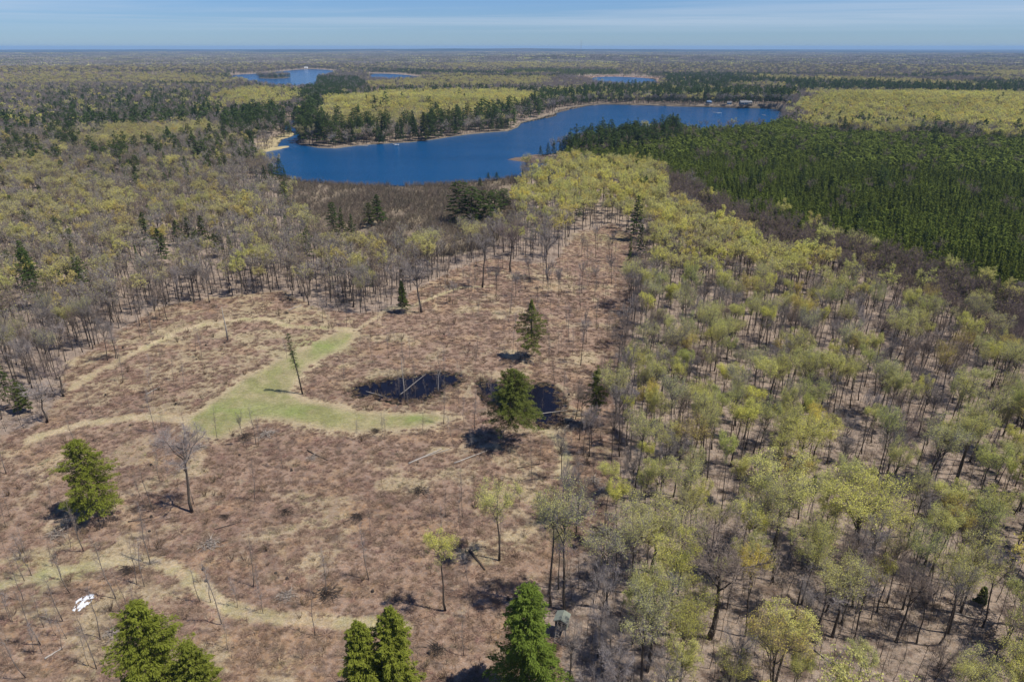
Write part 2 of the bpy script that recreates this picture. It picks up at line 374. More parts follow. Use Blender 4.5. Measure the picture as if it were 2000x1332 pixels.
# ------------------------------------------------------------------ ground sheet
rows = [0.0, 12, 24, 36, 46]
r = 52.0
while r < 34000:
    rows.append(r); r *= 1.0068 if 75 < r < 330 else (1.0105 if r < 3500 else 1.018)
rows.append(34000)
az = list(np.arange(-50, 50.01, .21)) ; az = [-180 + k * 4 for k in range(33)][:33] + [-51] + az + [51] + [52 + 4 * k for k in range(32)]
az = np.radians(np.array(sorted(set(np.round([a for a in az if a < 179], 3)))))
rows = np.array(rows); nr, na = len(rows), len(az)
RR, AA = np.meshgrid(rows[1:], az, indexing='ij')
GX = (RR * np.sin(AA)).ravel(); GY = (RR * np.cos(AA)).ravel()
GX = np.append(GX, 0); GY = np.append(GY, 0)
GD = np.hypot(GX, GY)
GZ = height(GX, GY)
wat = in_water(GX, GY, 2.0) & (GD < 4500)
fineb = .35 * (fbm(GX / 1.7, GY / 1.7, 8, 3) - .5) * (GD < 500)
GZ = np.where(wat, np.minimum(GZ, 0) - .35, GZ + fineb)
GZ = np.where(wat | (GD > 420), GZ, GZ)

dens, M_, B_, C_, P_, S_ = cover(GX, GY)
n_a = fbm(GX / 14, GY / 14, 61); n_b = fbm(GX / 5 + 3, GY / 5, 62); n_c = fbm(GX / 2.1, GY / 3.1 + 7, 63, 3); n_d = fbm(GX / 30 + 3, GY / 30, 64)
def c3(*c): return np.array(c)
litter = c3(.300, .235, .185); bracken = c3(.290, .202, .146); straw = c3(.43, .35, .22); grass = c3(.245, .24, .105); dgrass = c3(.17, .25, .06); marshc = c3(.22, .175, .125); floor_ = c3(.27, .215, .165)
reedc = c3(.38, .31, .17)
GC = np.tile(litter, (len(GX), 1))
def over(col, wgt):
    global GC
    wgt = np.clip(wgt, 0, 1)[:, None]; GC = GC * (1 - wgt) + col * wgt
clr = inside(PCLEAR, GX + (n_b - .5) * 9, GY + (n_a - .5) * 9).astype(float)
over(floor_, sst(300, 600, GD))
over(bracken, clr)
over(straw * .92, clr * sst(.50, .66, .55 * n_a + .45 * n_b) * .75)
over(straw, clr * sst(.60, .72, .4 * n_b + .6 * n_c) * .6)
over(c3(.20, .128, .100), clr * sst(.50, .66, n_d * .5 + n_c * .5) * .55)
over(c3(.11, .078, .062), (GD < 420) * sst(.60, .70, fbm(GX / 3.2 + 9, GY / 1.3, 65, 4)) * .8)
over(c3(.36, .235, .13), clr * sst(.58, .70, fbm(GX / 9 + 4, GY / 6, 66, 4)) * .35)
edge_ = poly([(1238, 470), (1232, 560), (1212, 660), (1195, 740), (1180, 850), (1182, 960), (1140, 1040)]); de_ = np.full(GX.shape, 99.); de_[GD < 420] = dist_line(edge_, GX[GD < 420], GY[GD < 420]); over(c3(.15, .108, .086), (1 - sst(2, 8, de_)) * sst(.36, .56, n_b * .5 + n_c * .5) * .85)  # dark litter and brush along the wood edge, its shadow painted in too
# left margin and wood edge of the clearing: more straw and litter
lm = sst(-45, -85, GX) * sst(150, 190, GY)
over(straw * .85, clr * lm * sst(.42, .58, n_b) * .7)
over(marshc, inside(PMARSH, GX, GY) * 1.0); over(straw * .8, inside(PMARSH, GX, GY) * sst(.55, .66, n_a) * .7)
over(reedc, inside(PREED, GX, GY) * sst(.38, .5, n_a)); over(c3(.15, .11, .08), inside(PSPIT, GX, GY) * 1.0); over(c3(.33, .22, .16), inside(PRED, GX, GY) * 1.0)
over(c3(.10, .085, .05), inside(PPLANT, GX, GY) * 1.0)
# old log roads: straw-coloured grass ways
PATHS = [
    ([(-60, 1165), (0, 1145), (90, 1120), (180, 1102), (270, 1092), (320, 1100), (370, 1128), (420, 1170), (470, 1195), (540, 1205), (620, 1212), (700, 1218), (790, 1222)], 1.5, .55),
    ([(280, 680), (310, 665), (350, 645), (400, 632), (450, 625), (520, 622), (560, 636), (600, 640), (690, 642)], 1.6, .7),
    ([(760, 600), (800, 598), (850, 580), (900, 562), (960, 560)], 1.3, .6),
    ([(700, 640), (740, 615), (760, 600)], 1.2, .4),
    ([(140, 760), (200, 720), (250, 695), (290, 676)], 1.6, .3),
    ([(1070, 840), (1095, 865), (1105, 895), (1100, 935)], 1.5, .6),
    ([(60, 860), (160, 830), (260, 815), (370, 820)], 2.0, .35)]
for P, wd, g in PATHS:
    P = poly(P); sel = GD < 320
    d = np.full(GX.shape, 99.); d[sel] = dist_line(P, GX[sel] + (n_b[sel] - .5) * 2.5, GY[sel] + (n_a[sel] - .5) * 3)
    wgt = 1 - sst(wd * .7, wd * 1.5, d)
    wgt = wgt * (.7 + .3 * sst(.35, .6, n_b)); over(straw * 1.06, wgt * (.95 if g > .3 else .6)); over(grass * 1.15, wgt * g * .8 * sst(.40, .6, n_c))
MEADOW = [(362, 818), (400, 795), (440, 765), (480, 735), (540, 705), (590, 680), (640, 655), (668, 645), (698, 646), (690, 665), (650, 690), (610, 712), (590, 735), (570, 765), (600, 782), (660, 790), (700, 800), (790, 806), (860, 806), (890, 815), (850, 832), (780, 840), (700, 845), (640, 842), (600, 832), (540, 818), (500, 822), (470, 838), (430, 860), (390, 855), (362, 840)]
MP = poly(MEADOW); sel = GD < 320
dm = np.full(GX.shape, 99.); dm[sel] = dist_line(MP, GX[sel], GY[sel], True)
im = inside(MP, GX + (n_b - .5) * 3, GY + (n_a - .5) * 3)
over(straw * .95, np.where(im, 1, 1 - sst(.5, 3.5, dm)) * .8 * sel)
over(grass, im * sst(.0, 3., dm) * (.55 + .45 * sst(.38, .6, .5 * n_a + .5 * n_c)))
for (u, v, rx, ry, k) in ((640, 805 - 18, 9, 4, .0), (455, 800, 10, 6, .6), (620, 675, 10, 9, .8), (560, 803, 9, 4, .7), (812, 815, 4, 3, .8), (1180, 465, 14, 9, .55), (60, 1120, 14, 5, .5), (1105, 900, 2, 3, .5)):
    cx, cy_ = flat(u, v)
    over(dgrass, np.exp(-((GX - cx) / rx) ** 2 - ((GY - cy_) / ry) ** 2) * k * .6 * sst(.3, .55, n_b))
# hollow in the right-hand wood, wet mud with shade painted in, then the wet rims of the two pools
hx_, hy_ = flat(1840, 1005); over(c3(.045, .04, .032), np.exp(-((GX - hx_) / 9) ** 2 - ((GY - hy_) / 6) ** 2) * 1.5 * sst(.25, .5, n_c))
for k in ('clearing_pond', 'hemlock_pond'):
    P = PW[k]; d = np.full(GX.shape, 99.); d[sel] = dist_line(P, GX[sel], GY[sel], True)
    over(straw * .8, (1 - sst(2, 9, d)) * sst(.4, .55, n_b) * .8); over(c3(.09, .06, .03), (1 - sst(.2, 1.0, d)) * .8)
over(c3(.03, .03, .022), wat * 1.0)
# beyond the built woods the sheet carries the colour of the canopy itself
cw = sst(9000, 12500, GD)
nf = fbm(GX / 900, GY / 500, 71)
can = np.where((nf > .52)[:, None], c3(.06, .056, .05), c3(.025, .032, .026))
GC = GC * (1 - cw[:, None]) + can * cw[:, None]

nV = len(GX); idx = np.arange((nr - 1) * na).reshape(nr - 1, na)
a = idx[:-1, :]; b = idx[1:, :]
qa = np.stack([a, b, np.roll(b, -1, 1), np.roll(a, -1, 1)], -1).reshape(-1, 4)[:, ::-1]
ctr = nV - 1
tri = [(int(idx[0, k]), ctr, int(idx[0, (k + 1) % na])) for k in range(na)]
me = bpy.data.meshes.new('ground')
nq = len(qa)
me.vertices.add(nV); me.vertices.foreach_set('co', np.stack([GX, GY, GZ], 1).ravel())
loops = np.concatenate([qa.ravel(), np.array(tri).ravel()])
me.loops.add(len(loops)); me.loops.foreach_set('vertex_index', loops)
me.polygons.add(nq + len(tri))
me.polygons.foreach_set('loop_start', np.concatenate([np.arange(nq) * 4, nq * 4 + np.arange(len(tri)) * 3]))
me.update(calc_edges=True); me.validate()
me.polygons.foreach_set('use_smooth', [True] * len(me.polygons))
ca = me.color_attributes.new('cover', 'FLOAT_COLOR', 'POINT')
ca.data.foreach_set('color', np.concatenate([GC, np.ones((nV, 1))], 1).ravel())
mg = bpy.data.materials.new('ground_cover'); mg.use_nodes = True; t = mg.node_tree; n = t.nodes; l = t.links; n.clear()
out = n.new('ShaderNodeOutputMaterial'); p = n.new('ShaderNodeBsdfPrincipled'); p.inputs['Roughness'].default_value = .95; p.inputs['Specular IOR Level'].default_value = .1
at_ = n.new('ShaderNodeAttribute'); at_.attribute_name = 'cover'
tcg = n.new('ShaderNodeTexCoord')
def nz(scale, detail, rough=.6, stretch=None, dist=0):
    q = n.new('ShaderNodeTexNoise'); q.inputs['Scale'].default_value = scale; q.inputs['Detail'].default_value = detail; q.inputs['Roughness'].default_value = rough; q.inputs['Distortion'].default_value = dist
    if stretch:
        m_ = n.new('ShaderNodeMapping'); m_.inputs['Scale'].default_value = stretch[:3]; m_.inputs['Rotation'].default_value = (0, 0, stretch[3]); l.new(tcg.outputs['Object'], m_.inputs[0]); l.new(m_.outputs[0], q.inputs['Vector'])
    else: l.new(tcg.outputs['Object'], q.inputs['Vector'])
    return q.outputs['Fac']
def rng_(src, a, b, c, d):
    q = n.new('ShaderNodeMapRange'); q.inputs[1].default_value = a; q.inputs[2].default_value = b; q.inputs[3].default_value = c; q.inputs[4].default_value = d; l.new(src, q.inputs[0]); return q.outputs[0]
def mul(a, b):
    q = n.new('ShaderNodeMath'); q.operation = 'MULTIPLY'; l.new(a, q.inputs[0]); l.new(b, q.inputs[1]); return q.outputs[0]
v1 = rng_(nz(.7, 8, .72, (1, 1.7, 1, .3), 1.2), .3, .7, .62, 1.36)
v2 = rng_(nz(4.0, 5, .75, (1, 1.8, 1, -.4), .4), .3, .7, .62, 1.36)
v3 = rng_(nz(.16, 4), .3, .7, .85, 1.14)
hs = n.new('ShaderNodeHueSaturation'); l.new(at_.outputs['Color'], hs.inputs['Color']); l.new(mul(mul(v1, v2), v3), hs.inputs['Value'])
l.new(rng_(nz(1.7, 4), .3, .7, .8, 1.2), hs.inputs['Saturation'])
l.new(hs.outputs[0], p.inputs['Base Color'])
bp = n.new('ShaderNodeBump'); bp.inputs['Strength'].default_value = .9; bp.inputs['Distance'].default_value = .35; l.new(nz(2.6, 6, .7, (1, 1.7, 1, .2)), bp.inputs['Height']); l.new(bp.outputs[0], p.inputs['Normal'])
l.new(p.outputs[0], out.inputs[0]); me.materials.append(mg)
g = link('ground', me); tag(g, 'rolling ground of dead bracken, leaf litter and straw grass reaching the horizon', 'ground', kind='structure')

# ------------------------------------------------------------------ water sheets
def water_mat(name, col, rough, bump, scale):
    m = bpy.data.materials.new(name); m.use_nodes = True; t = m.node_tree; n = t.nodes; l = t.links
    p = n['Principled BSDF']; p.inputs['Base Color'].default_value = (*col, 1); p.inputs['Roughness'].default_value = rough; p.inputs['IOR'].default_value = 1.33; p.inputs['Specular IOR Level'].default_value = .26
    tc = n.new('ShaderNodeTexCoord'); mp = n.new('ShaderNodeMapping'); mp.inputs['Scale'].default_value = (1, 1.6, 1); l.new(tc.outputs['Object'], mp.inputs[0])
    no = n.new('ShaderNodeTexNoise'); no.inputs['Scale'].default_value = scale; no.inputs['Detail'].default_value = 4; l.new(mp.outputs[0], no.inputs['Vector'])
    # wind lanes: patches of smoother and rougher water
    n2 = n.new('ShaderNodeTexNoise'); n2.inputs['Scale'].default_value = .008; n2.inputs['Detail'].default_value = 4; m2 = n.new('ShaderNodeMapping'); m2.inputs['Scale'].default_value = (.6, 3.0, 1); l.new(tc.outputs['Object'], m2.inputs[0]); l.new(m2.outputs[0], n2.inputs['Vector'])
    mr = n.new('ShaderNodeMapRange'); mr.inputs[1].default_value = .35; mr.inputs[2].default_value = .65; mr.inputs[3].default_value = bump * .7; mr.inputs[4].default_value = bump * 1.2; l.new(n2.outputs['Fac'], mr.inputs[0])
    b = n.new('ShaderNodeBump'); b.inputs['Distance'].default_value = .9 if bump > .5 else .25; l.new(mr.outputs[0], b.inputs['Strength']); l.new(no.outputs['Fac'], b.inputs['Height']); l.new(b.outputs[0], p.inputs['Normal'])
    return m
M_lake = water_mat('lake_water', (.0003, .062, .180), .12, 1.0, .9)
M_pool = water_mat('pool_water', (.006, .006, .012), .05, .2, 1.5)
def smooth_poly(P, n=3):
    out_ = P
    for _ in range(n):
        nx = np.roll(out_, -1, 0); out_ = np.stack([.75 * out_ + .25 * nx, .25 * out_ + .75 * nx], 1).reshape(-1, 2)
    return out_
WL = dict(lake=('blue wind-rippled lake with a wooded peninsula along its far shore', 'lake'), stream=('winding blue inlet channel between reed banks at the lake end', 'stream'),
          far_bay=('distant blue bay with a wooded islet standing in it', 'bay'), far_channel=('narrow strip of far blue water before dark conifers', 'lake'),
          far_pond=('small far lake edged by reddish marsh', 'lake'), slough=('thin far slough behind the yellow peninsula wood', 'slough'),
          clearing_pond=('dark pool in the clearing with dead birches standing in it', 'pool'), hemlock_pond=('dark pool behind the large lone hemlock in the clearing', 'pool'))
for k, P in PW.items():
    small = k in ('clearing_pond', 'hemlock_pond')
    if small: P = P.mean(0) + (P - P.mean(0)) * 1.10
    Q = smooth_poly(P, 2 if k != 'stream' else 1)
    if k in ('lake', 'clearing_pond', 'hemlock_pond'):   # ragged natural bank
        am = 2.2 if small else 3; s_ = 2.2 if small else 9
        Q = np.repeat(Q, 3, 0) * 1.0
        nx = np.roll(Q, -3, 0); fr = np.tile([0, 1 / 3, 2 / 3], len(Q) // 3)[:, None]; Q = Q * (1 - fr) + nx * fr
        Q = Q + np.stack([(fbm(Q[:, 0] / s_, Q[:, 1] / s_, 91) - .5) * am * 2, (fbm(Q[:, 0] / s_ + 9, Q[:, 1] / s_, 92) - .5) * am * 2], 1)
    zW = float(height(Q[:, 0], Q[:, 1]).min()) + .06 if not small else float(np.median(height(Q[:, 0], Q[:, 1]))) - .0
    if not small and k not in ('lake',): zW = float(np.median(height(Q[:, 0], Q[:, 1]))) + .3
    if k == 'lake': zW = float(np.median(height(Q[:, 0], Q[:, 1]))) + .25
    from mathutils.geometry import tessellate_polygon
    pts = [Vector((a_, b_, 0)) for a_, b_ in Q]
    tr = tessellate_polygon([pts])
    mw = bpy.data.meshes.new('water'); mw.from_pydata([(a_, b_, zW) for a_, b_ in Q], [], [tuple(f) for f in tr])
    mw.materials.append(M_pool if small else M_lake); mw.update()
    if len(mw.polygons) and mw.polygons[0].normal.z < 0: mw.flip_normals()
    o = link(k, mw); tag(o, WL[k][0], WL[k][1], kind='structure')
# islet in the far bay, reed flats and the shore bank
def bank(name, P, label, col, zt=.7, m_=None):
    Q = smooth_poly(P, 2); c = Q.mean(0)
    z0 = float(np.median(height(Q[:, 0], Q[:, 1])))
    ring = [(x, y, z0 - .3) for x, y in Q] + [(c[0] + (x - c[0]) * .9, c[1] + (y - c[1]) * .9, z0 + zt) for x, y in Q] + [(c[0], c[1], z0 + zt)]
    k = len(Q); Fc = [(i, (i + 1) % k, k + (i + 1) % k, k + i) for i in range(k)] + [(k + i, k + (i + 1) % k, 2 * k) for i in range(k)]
    mw = bpy.data.meshes.new(name); mw.from_pydata(ring, [], Fc); mw.materials.append(m_); mw.update()
    o = link(name, mw); tag(o, label, 'islet' if 'islet' in name else 'bank', kind='structure')
M_reedbed = mat('reed_bed', (.36, .30, .16), .95, .35, .12, bump=.4)
M_shore = mat('shore_sand', (.14, .12, .085), .95, .4, .15, bump=.4)
bank('islet', PISLE, 'low wooded islet in the far blue bay', None, .8, M_shore)
bank('reed_flat', poly([(541, 276), (552, 271), (566, 268), (576, 262), (570, 259), (548, 262), (538, 268)]), 'tan reed flat inside the inlet bend', None, .5, M_reedbed)
bank('reed_flat', poly([(485, 299), (520, 291), (560, 285), (572, 287), (545, 293), (510, 300)]), 'long tan reed flat at the mouth of the inlet', None, .5, M_reedbed)
def shore_strip(pts, wd, label, m_):
    P = poly(pts); V = []; Fc = []
    Q = []
    for i in range(len(P) - 1):
        k = max(2, int(np.linalg.norm(P[i + 1] - P[i]) / 5))
        for j in range(k): Q.append(P[i] + (P[i + 1] - P[i]) * j / k)
    Q = np.array(Q)
    for i in range(len(Q)):
        t_ = Q[min(i + 1, len(Q) - 1)] - Q[max(i - 1, 0)]; t_ /= np.linalg.norm(t_); nn = np.array([-t_[1], t_[0]])
        w1 = wd * (.5 + 1.0 * float(vnoise(np.array([Q[i][0] / 14]), np.array([Q[i][1] / 14]), 5)[0]))
        z = float(height(*Q[i]))
        for off, zz_ in ((-w1 * .55, .1), (-w1 * .2, .65), (w1 * .6, .75), (w1, -.1)):
            q = Q[i] + nn * off; V.append((q[0], q[1], z + zz_))
    for i in range(len(Q) - 1):
        for j in range(3): Fc.append((4 * i + j, 4 * i + j + 1, 4 * i + j + 5, 4 * i + j + 4))
    mw = bpy.data.meshes.new('shore'); mw.from_pydata(V, [], Fc); mw.materials.append(m_); mw.update(); mw.polygons.foreach_set('use_smooth', [True] * len(Fc))
    o = link('shore', mw); tag(o, label, 'shore', kind='structure')
shore_strip([(592, 284), (622, 290), (655, 291), (700, 285), (760, 281), (800, 279), (850, 273), (900, 265), (950, 260), (992, 257), (1010, 250), (1016, 242), (1050, 235), (1087, 227), (1088, 221), (1115, 214), (1150, 207), (1180, 205), (1240, 206), (1300, 208), (1440, 212), (1515, 214)], 1.6, 'pale sandy rim below the trees of the peninsula and far lake shore', M_shore)
shore_strip([(1065, 319), (1035, 314.5), (1010, 312), (1035, 309), (1062, 303)], 9, 'low brown spit running into the lake', mat('spit_peat', (.14, .10, .07), .95, .4, .2, bump=.4))

# ------------------------------------------------------------------ tree builders
def bez(a, b, c, n):
    t = np.linspace(0, 1, n)[:, None]; return (1 - t) ** 2 * a + 2 * t * (1 - t) * b + t * t * c

def unit(v): return v / (np.linalg.norm(v, axis=-1, keepdims=True) + 1e-9)

def hardwood(H=20, R=4, base=.42, buds=1.0, lod=0, limbs=6, r0=.22, upright=0, twigcol=None, bare_low=.25):
    T = MB(); C = MB()
    sides = (6, 4, 3)[lod]
    wob = rs.normal(size=(5, 2)) * .22 * H / 20
    zs = np.array([-.3, .12, .32, .52, .78]) * H; zs[0] = -.3
    pts = np.concatenate([np.concatenate([np.cumsum(wob, 0) - wob[0], zs[:, None]], 1)])
    rad = np.array([1.25, .85, .72, .52, .16]) * r0
    T.tube(pts, rad, sides, 0)
    starts = []; lv = []
    limbl = [pts[2:]]
    for k in range(limbs):
        f = rs.uniform(base, max(.72, base + .12)); z0 = f * H
        px = np.array([np.interp(z0, pts[:, 2], pts[:, 0]), np.interp(z0, pts[:, 2], pts[:, 1]), z0])
        an = 2 * math.pi * (k + rs.uniform(-.3, .3)) / limbs * 1.0 + .7
        rr = R * rs.uniform(.45, .9)
        zt = H * (1 - .20 * (rr / R) ** 2) * rs.uniform(.84, .99)
        tg = np.array([px[0] + rr * math.cos(an), px[1] + rr * math.sin(an), zt])
        cpt = px + (tg - px) * np.array([.55, .55, .35]) if not upright else px + (tg - px) * np.array([.5, .5, .5])
        B = bez(px, cpt, tg, 6 if lod == 0 else 4); B[1:-1] += rs.normal(size=(len(B) - 2, 3)) * .18
        r1 = r0 * rs.uniform(.34, .5); T.tube(B, np.linspace(r1, r1 * .16, len(B)), max(3, sides - 2), 0, cap=False)
        limbl.append(B)
    nb = (9, 6, 4)[lod]; ntw = (8, 5, 3)[lod]; nt2 = (6, 4, 3)[lod]; ws = (1, 1.7, 3.6)[lod]
    A0 = []; A1 = []
    ax = pts[-1][:2]
    for B in limbl:
        for j in range(nb):
            t_ = rs.uniform(.28, 1.0) * (len(B) - 1); i = min(int(t_), len(B) - 2); p_ = B[i] + (B[i + 1] - B[i]) * (t_ - i)
            tdir = unit(B[i + 1] - B[i])
            d = unit(tdir * .7 + np.array([0, 0, .45]) + rs.normal(size=3) * .65 + np.append(unit(p_[:2] - ax) * .35, 0))
            A0.append(p_); A1.append(p_ + d * R * rs.uniform(.28, .55))
    A0 = np.array(A0); A1 = np.array(A1)
    # squash into the crown outline
    def squash(Pn):
        q = Pn.copy(); rr = np.hypot(q[:, 0], q[:, 1]); lim = R * 1.05 * np.sqrt(np.clip(1 - ((q[:, 2] - .75 * H) / (.29 * H)) ** 2, .12, 1))
        k = np.where(rr > lim, lim / (rr + 1e-6), 1); q[:, 0] *= k; q[:, 1] *= k; q[:, 2] = np.minimum(q[:, 2], H * 1.01); return q
    A1 = squash(A1)
    C.slivers(A0, A1, np.full(len(A0), .085 * ws), 0)
    if lod < 2: C.slivers(A0, A1, np.full(len(A0), .085 * ws), 0)
    nB = len(A0)
    t_ = rs.uniform(.2, 1, (nB, ntw, 1)); p_ = A0[:, None] + (A1 - A0)[:, None] * t_
    dd = unit(unit(A1 - A0)[:, None] * .8 + rs.normal(size=(nB, ntw, 3)) * .6 + np.array([0, 0, .25]))
    L1 = rs.uniform(.7, 1.7, (nB, ntw, 1)) * R / 4
    E = squash((p_ + dd * L1).reshape(-1, 3)); p_ = p_.reshape(-1, 3)
    C.slivers(p_, E, np.full(len(p_), .04 * ws), 0)
    nE = len(E)
    t_ = rs.uniform(.15, 1, (nE, nt2, 1)); q_ = p_[:, None] + (E - p_)[:, None] * t_
    dd = unit(unit(E - p_)[:, None] * .8 + rs.normal(size=(nE, nt2, 3)) * .7 + np.array([0, 0, .3]))
    E2 = (q_ + dd * rs.uniform(.35, .9, (nE, nt2, 1)) * R / 4).reshape(-1, 3); q_ = q_.reshape(-1, 3)
    C.slivers(q_, E2, np.full(len(q_), .030 * ws), 0)
    if buds > 0:
        nn = int((9500, 2500, 420)[lod] * buds)
        sz = (.066, .14, .34)[lod]
        i = rs.randint(0, len(E2), nn * 3); c_ = q_[i] + (E2[i] - q_[i]) * rs.uniform(.4, 1.15, (len(i), 1)) + rs.normal(size=(len(i), 3)) * .14
        hrel = (c_[:, 2] - base * H) / (H * (1 - base)); rr = np.hypot(c_[:, 0] - ax[0], c_[:, 1] - ax[1]) / R
        keep = rs.uniform(size=len(i)) < np.clip(.12 + 1.1 * sst(.1, .8, hrel + .35 * rr - .15), 0, 1)
        c_ = c_[keep][:nn]
        u = unit(rs.normal(size=c_.shape)); v_ = unit(np.cross(u, rs.normal(size=c_.shape)))
        s_ = rs.uniform(.6, 1.35, (len(c_), 1)) * sz
        C.leaves(c_, u * s_, v_ * s_ * .75, 1)
    return T, C

def conifer(H=18, R=3.5, base=.12, dens=1.0, lod=0, prof='cone', droop=.25, r0=.25, gap=0.0, lean=0):
    T = MB(); C = MB()
    sides = (7, 4, 3)[lod]
    nP = 7; zz_ = np.linspace(0, 1, nP) * H; zz_[0] = -.3
    P = np.stack([np.cumsum(rs.normal(size=nP)) * .05 + lean * (zz_ / H) ** 1.5, np.cumsum(rs.normal(size=nP)) * .05, zz_], 1)
    T.tube(P, np.linspace(1, .08, nP) * r0, sides, 0)
    nb = int((150, 70, 26)[lod] * dens * (H / 18) ** .6)
    cl_n = (112, 24, 9)[lod]; sz = (.135, .30, .75)[lod]
    ga = 2.399963
    Cc = []; U = []; W_ = []
    ph = rs.uniform(0, 9)
    for k in range(nb):
        f = (k + rs.uniform(0, 1)) / nb; f = f ** .85
        z = H * (base + (1 - base) * f * .985)
        if gap and math.sin(f * 23 + ph) > .45 and rs.uniform() < gap: continue
        if prof == 'cone': q = (1 - f) ** .82 * (.55 + .45 * min(1, f / .1 + .3))
        elif prof == 'egg': q = (1 - f) ** .52 * min(1, .68 + f * 1.3) * 1.12
        elif prof == 'round': q = math.sqrt(max(0, 1 - (max(f - .32, 0) / .69) ** 2)) * min(1, .72 + f * .9) * (1 - .22 * f)
        elif prof == 'pine': q = (.55 + .45 * math.sin(f * math.pi * .9 + .5)) * (1 - f ** 3)
        else: q = (1 - f) ** .6
        azm = k * ga + rs.uniform(-.4, .4)
        lump = .80 + .35 * math.sin(azm * 2 + f * 9 + ph) * (.5 if prof != 'pine' else 1)
        lump *= 1 + .16 * math.sin(azm * 3 - f * 17 + ph * 2)
        Lb = R * q * rs.uniform(.62, 1.14) * lump + .15
        dr = droop * rs.uniform(.5, 1.3) * (1 - f) - .35 * f * rs.uniform(.5, 1.2)
        base_p = np.array([np.interp(z, P[:, 2], P[:, 0]), np.interp(z, P[:, 2], P[:, 1]), z])
        od = np.array([math.cos(azm), math.sin(azm), 0])
        tip = base_p + od * Lb + np.array([0, 0, -dr * Lb])
        if lod < 2 and Lb > .8: C.slivers([base_p], [tip], [.09 * (1 + lod)], 1)
        n_ = max(4, int(cl_n * (Lb / R + .12) ** 1.25 * (1 + .2 * (R / 3.5))))
        t_ = rs.uniform(.12, 1.0, n_) ** .6
        side = np.array([-od[1], od[0], 0])
        wdt = Lb * .30 * (1.12 - t_) + .15
        sdn = rs.uniform(-1, 1, n_)
        pos = base_p + (tip - base_p) * t_[:, None] + side * (sdn * wdt)[:, None] + np.stack([np.zeros(n_)] * 2 + [rs.normal(size=n_) * .13 - .10 * t_ ** 2 * Lb * droop], 1)
        dirv = unit(od * 1.0 + side * sdn[:, None] * .9 + np.array([0, 0, -.25]) + rs.normal(size=(n_, 3)) * .45)
        nrm = unit(np.cross(dirv, np.array([0, 0, 1.0]) + rs.normal(size=(n_, 3)) * .6))
        s_ = (rs.uniform(.7, 1.4, n_) * sz)[:, None]
        Cc.append(pos); U.append(dirv * s_ * 1.6); W_.append(nrm * s_ * .42)
    C.leaves(np.concatenate(Cc), np.concatenate(U), np.concatenate(W_), 0)
    return T, C

def shrub(lod=1, H=3.4, R=2.0, n=30):
    C = MB(); A = []; B = []
    k = (n, n // 2, 10)[lod]
    an = rs.uniform(0, 6.28, k); rr = rs.uniform(.1, .4, k) * R
    A = np.stack([np.cos(an) * rr * .4, np.sin(an) * rr * .4, np.full(k, -.1)], 1)
    B = np.stack([np.cos(an) * R * rs.uniform(.3, 1, k), np.sin(an) * R * rs.uniform(.3, 1, k), H * rs.uniform(.6, 1, k)], 1)
    ws = (1, 2, 5)[lod]
    C.slivers(A, B, np.full(k, .06 * ws))
    m_ = (7, 5, 4)[lod]
    t_ = rs.uniform(.3, 1, (k, m_, 1)); q = (A[:, None] + (B - A)[:, None] * t_).reshape(-1, 3)
    e = q + unit(np.repeat(B - A, m_, 0) + rs.normal(size=q.shape) * H * .35) * rs.uniform(.5, 1.2, (len(q), 1)) * R * .5
    C.slivers(q, e, np.full(len(q), .04 * ws))
    return C

def sapling(H=10, dead=False, r0=.07, tw=26):
    T = MB(); C = MB()
    n_ = 6; z = np.linspace(0, 1, n_) * H; z[0] = -.2
    P = np.stack([np.cumsum(rs.normal(size=n_)) * .13, np.cumsum(rs.normal(size=n_)) * .13, z], 1)
    T.tube(P, np.linspace(1, .2, n_) * r0, 4, 0)
    f = rs.uniform(.35, 1, tw); p_ = np.stack([np.interp(f * H, z, P[:, i]) for i in range(3)], 1)
    d = unit(np.stack([rs.normal(size=tw), rs.normal(size=tw), rs.uniform(.5, 1.8, tw)], 1)); Lt = rs.uniform(.6, 1.7, tw)[:, None] * (1.25 - f[:, None]) * H / 9
    e = p_ + d * Lt; C.slivers(p_, e, np.full(tw, .045))
    k = 4; t_ = rs.uniform(.3, 1, (tw, k, 1)); q = (p_[:, None] + (e - p_)[:, None] * t_).reshape(-1, 3)
    C.slivers(q, q + unit(np.repeat(d, k, 0) + rs.normal(size=q.shape) * .5) * rs.uniform(.3, .8, (len(q), 1)), np.full(len(q), .028))
    return T, C

# ------------------------------------------------------------------ library of variants
LIB = {}
def both(pre, T, C, tm, cm):
    return (T.mesh(pre + '_trunk', tm, True), C.mesh(pre + '_crown', cm))
def merged(T, C, tm, cm):
    Mx = MB(); Mx.v = T.v + [c for c in C.v]; Mx.f = T.f + [tuple(i + T.n for i in f) for f in C.f]; Mx.m = T.m + [m + 1 for m in C.m]
    return Mx.mesh('tree', tm + cm)
HW = [dict(H=20, R=4.0, limbs=6, base=.48), dict(H=21, R=3.4, limbs=5, base=.56), dict(H=19, R=4.8, limbs=8, base=.38, r0=.27), dict(H=22, R=3.7, limbs=6, base=.54), dict(H=18, R=3.2, limbs=4, base=.46, r0=.17), dict(H=20, R=4.2, limbs=7, base=.5), dict(H=21, R=3.1, limbs=4, base=.58, r0=.16), dict(H=17, R=3.6, limbs=5, base=.44, r0=.18)]
BD = [1.0, .6, .95, .5, 1.0, .42, .75, .5]
LIB['budding'] = [both('budding', *hardwood(**h, buds=b_), [M_bark], [M_twig, M_bud]) for h, b_ in zip(HW, BD)]
LIB['bare'] = [both('bare', *hardwood(**h, buds=0), [M_bark], [M_twig, M_bud]) for h in HW[:5]]
LIB['budding1'] = [merged(*hardwood(**h, buds=b_, lod=1), [M_bark], [M_twig, M_bud]) for h, b_ in zip(HW, BD)]
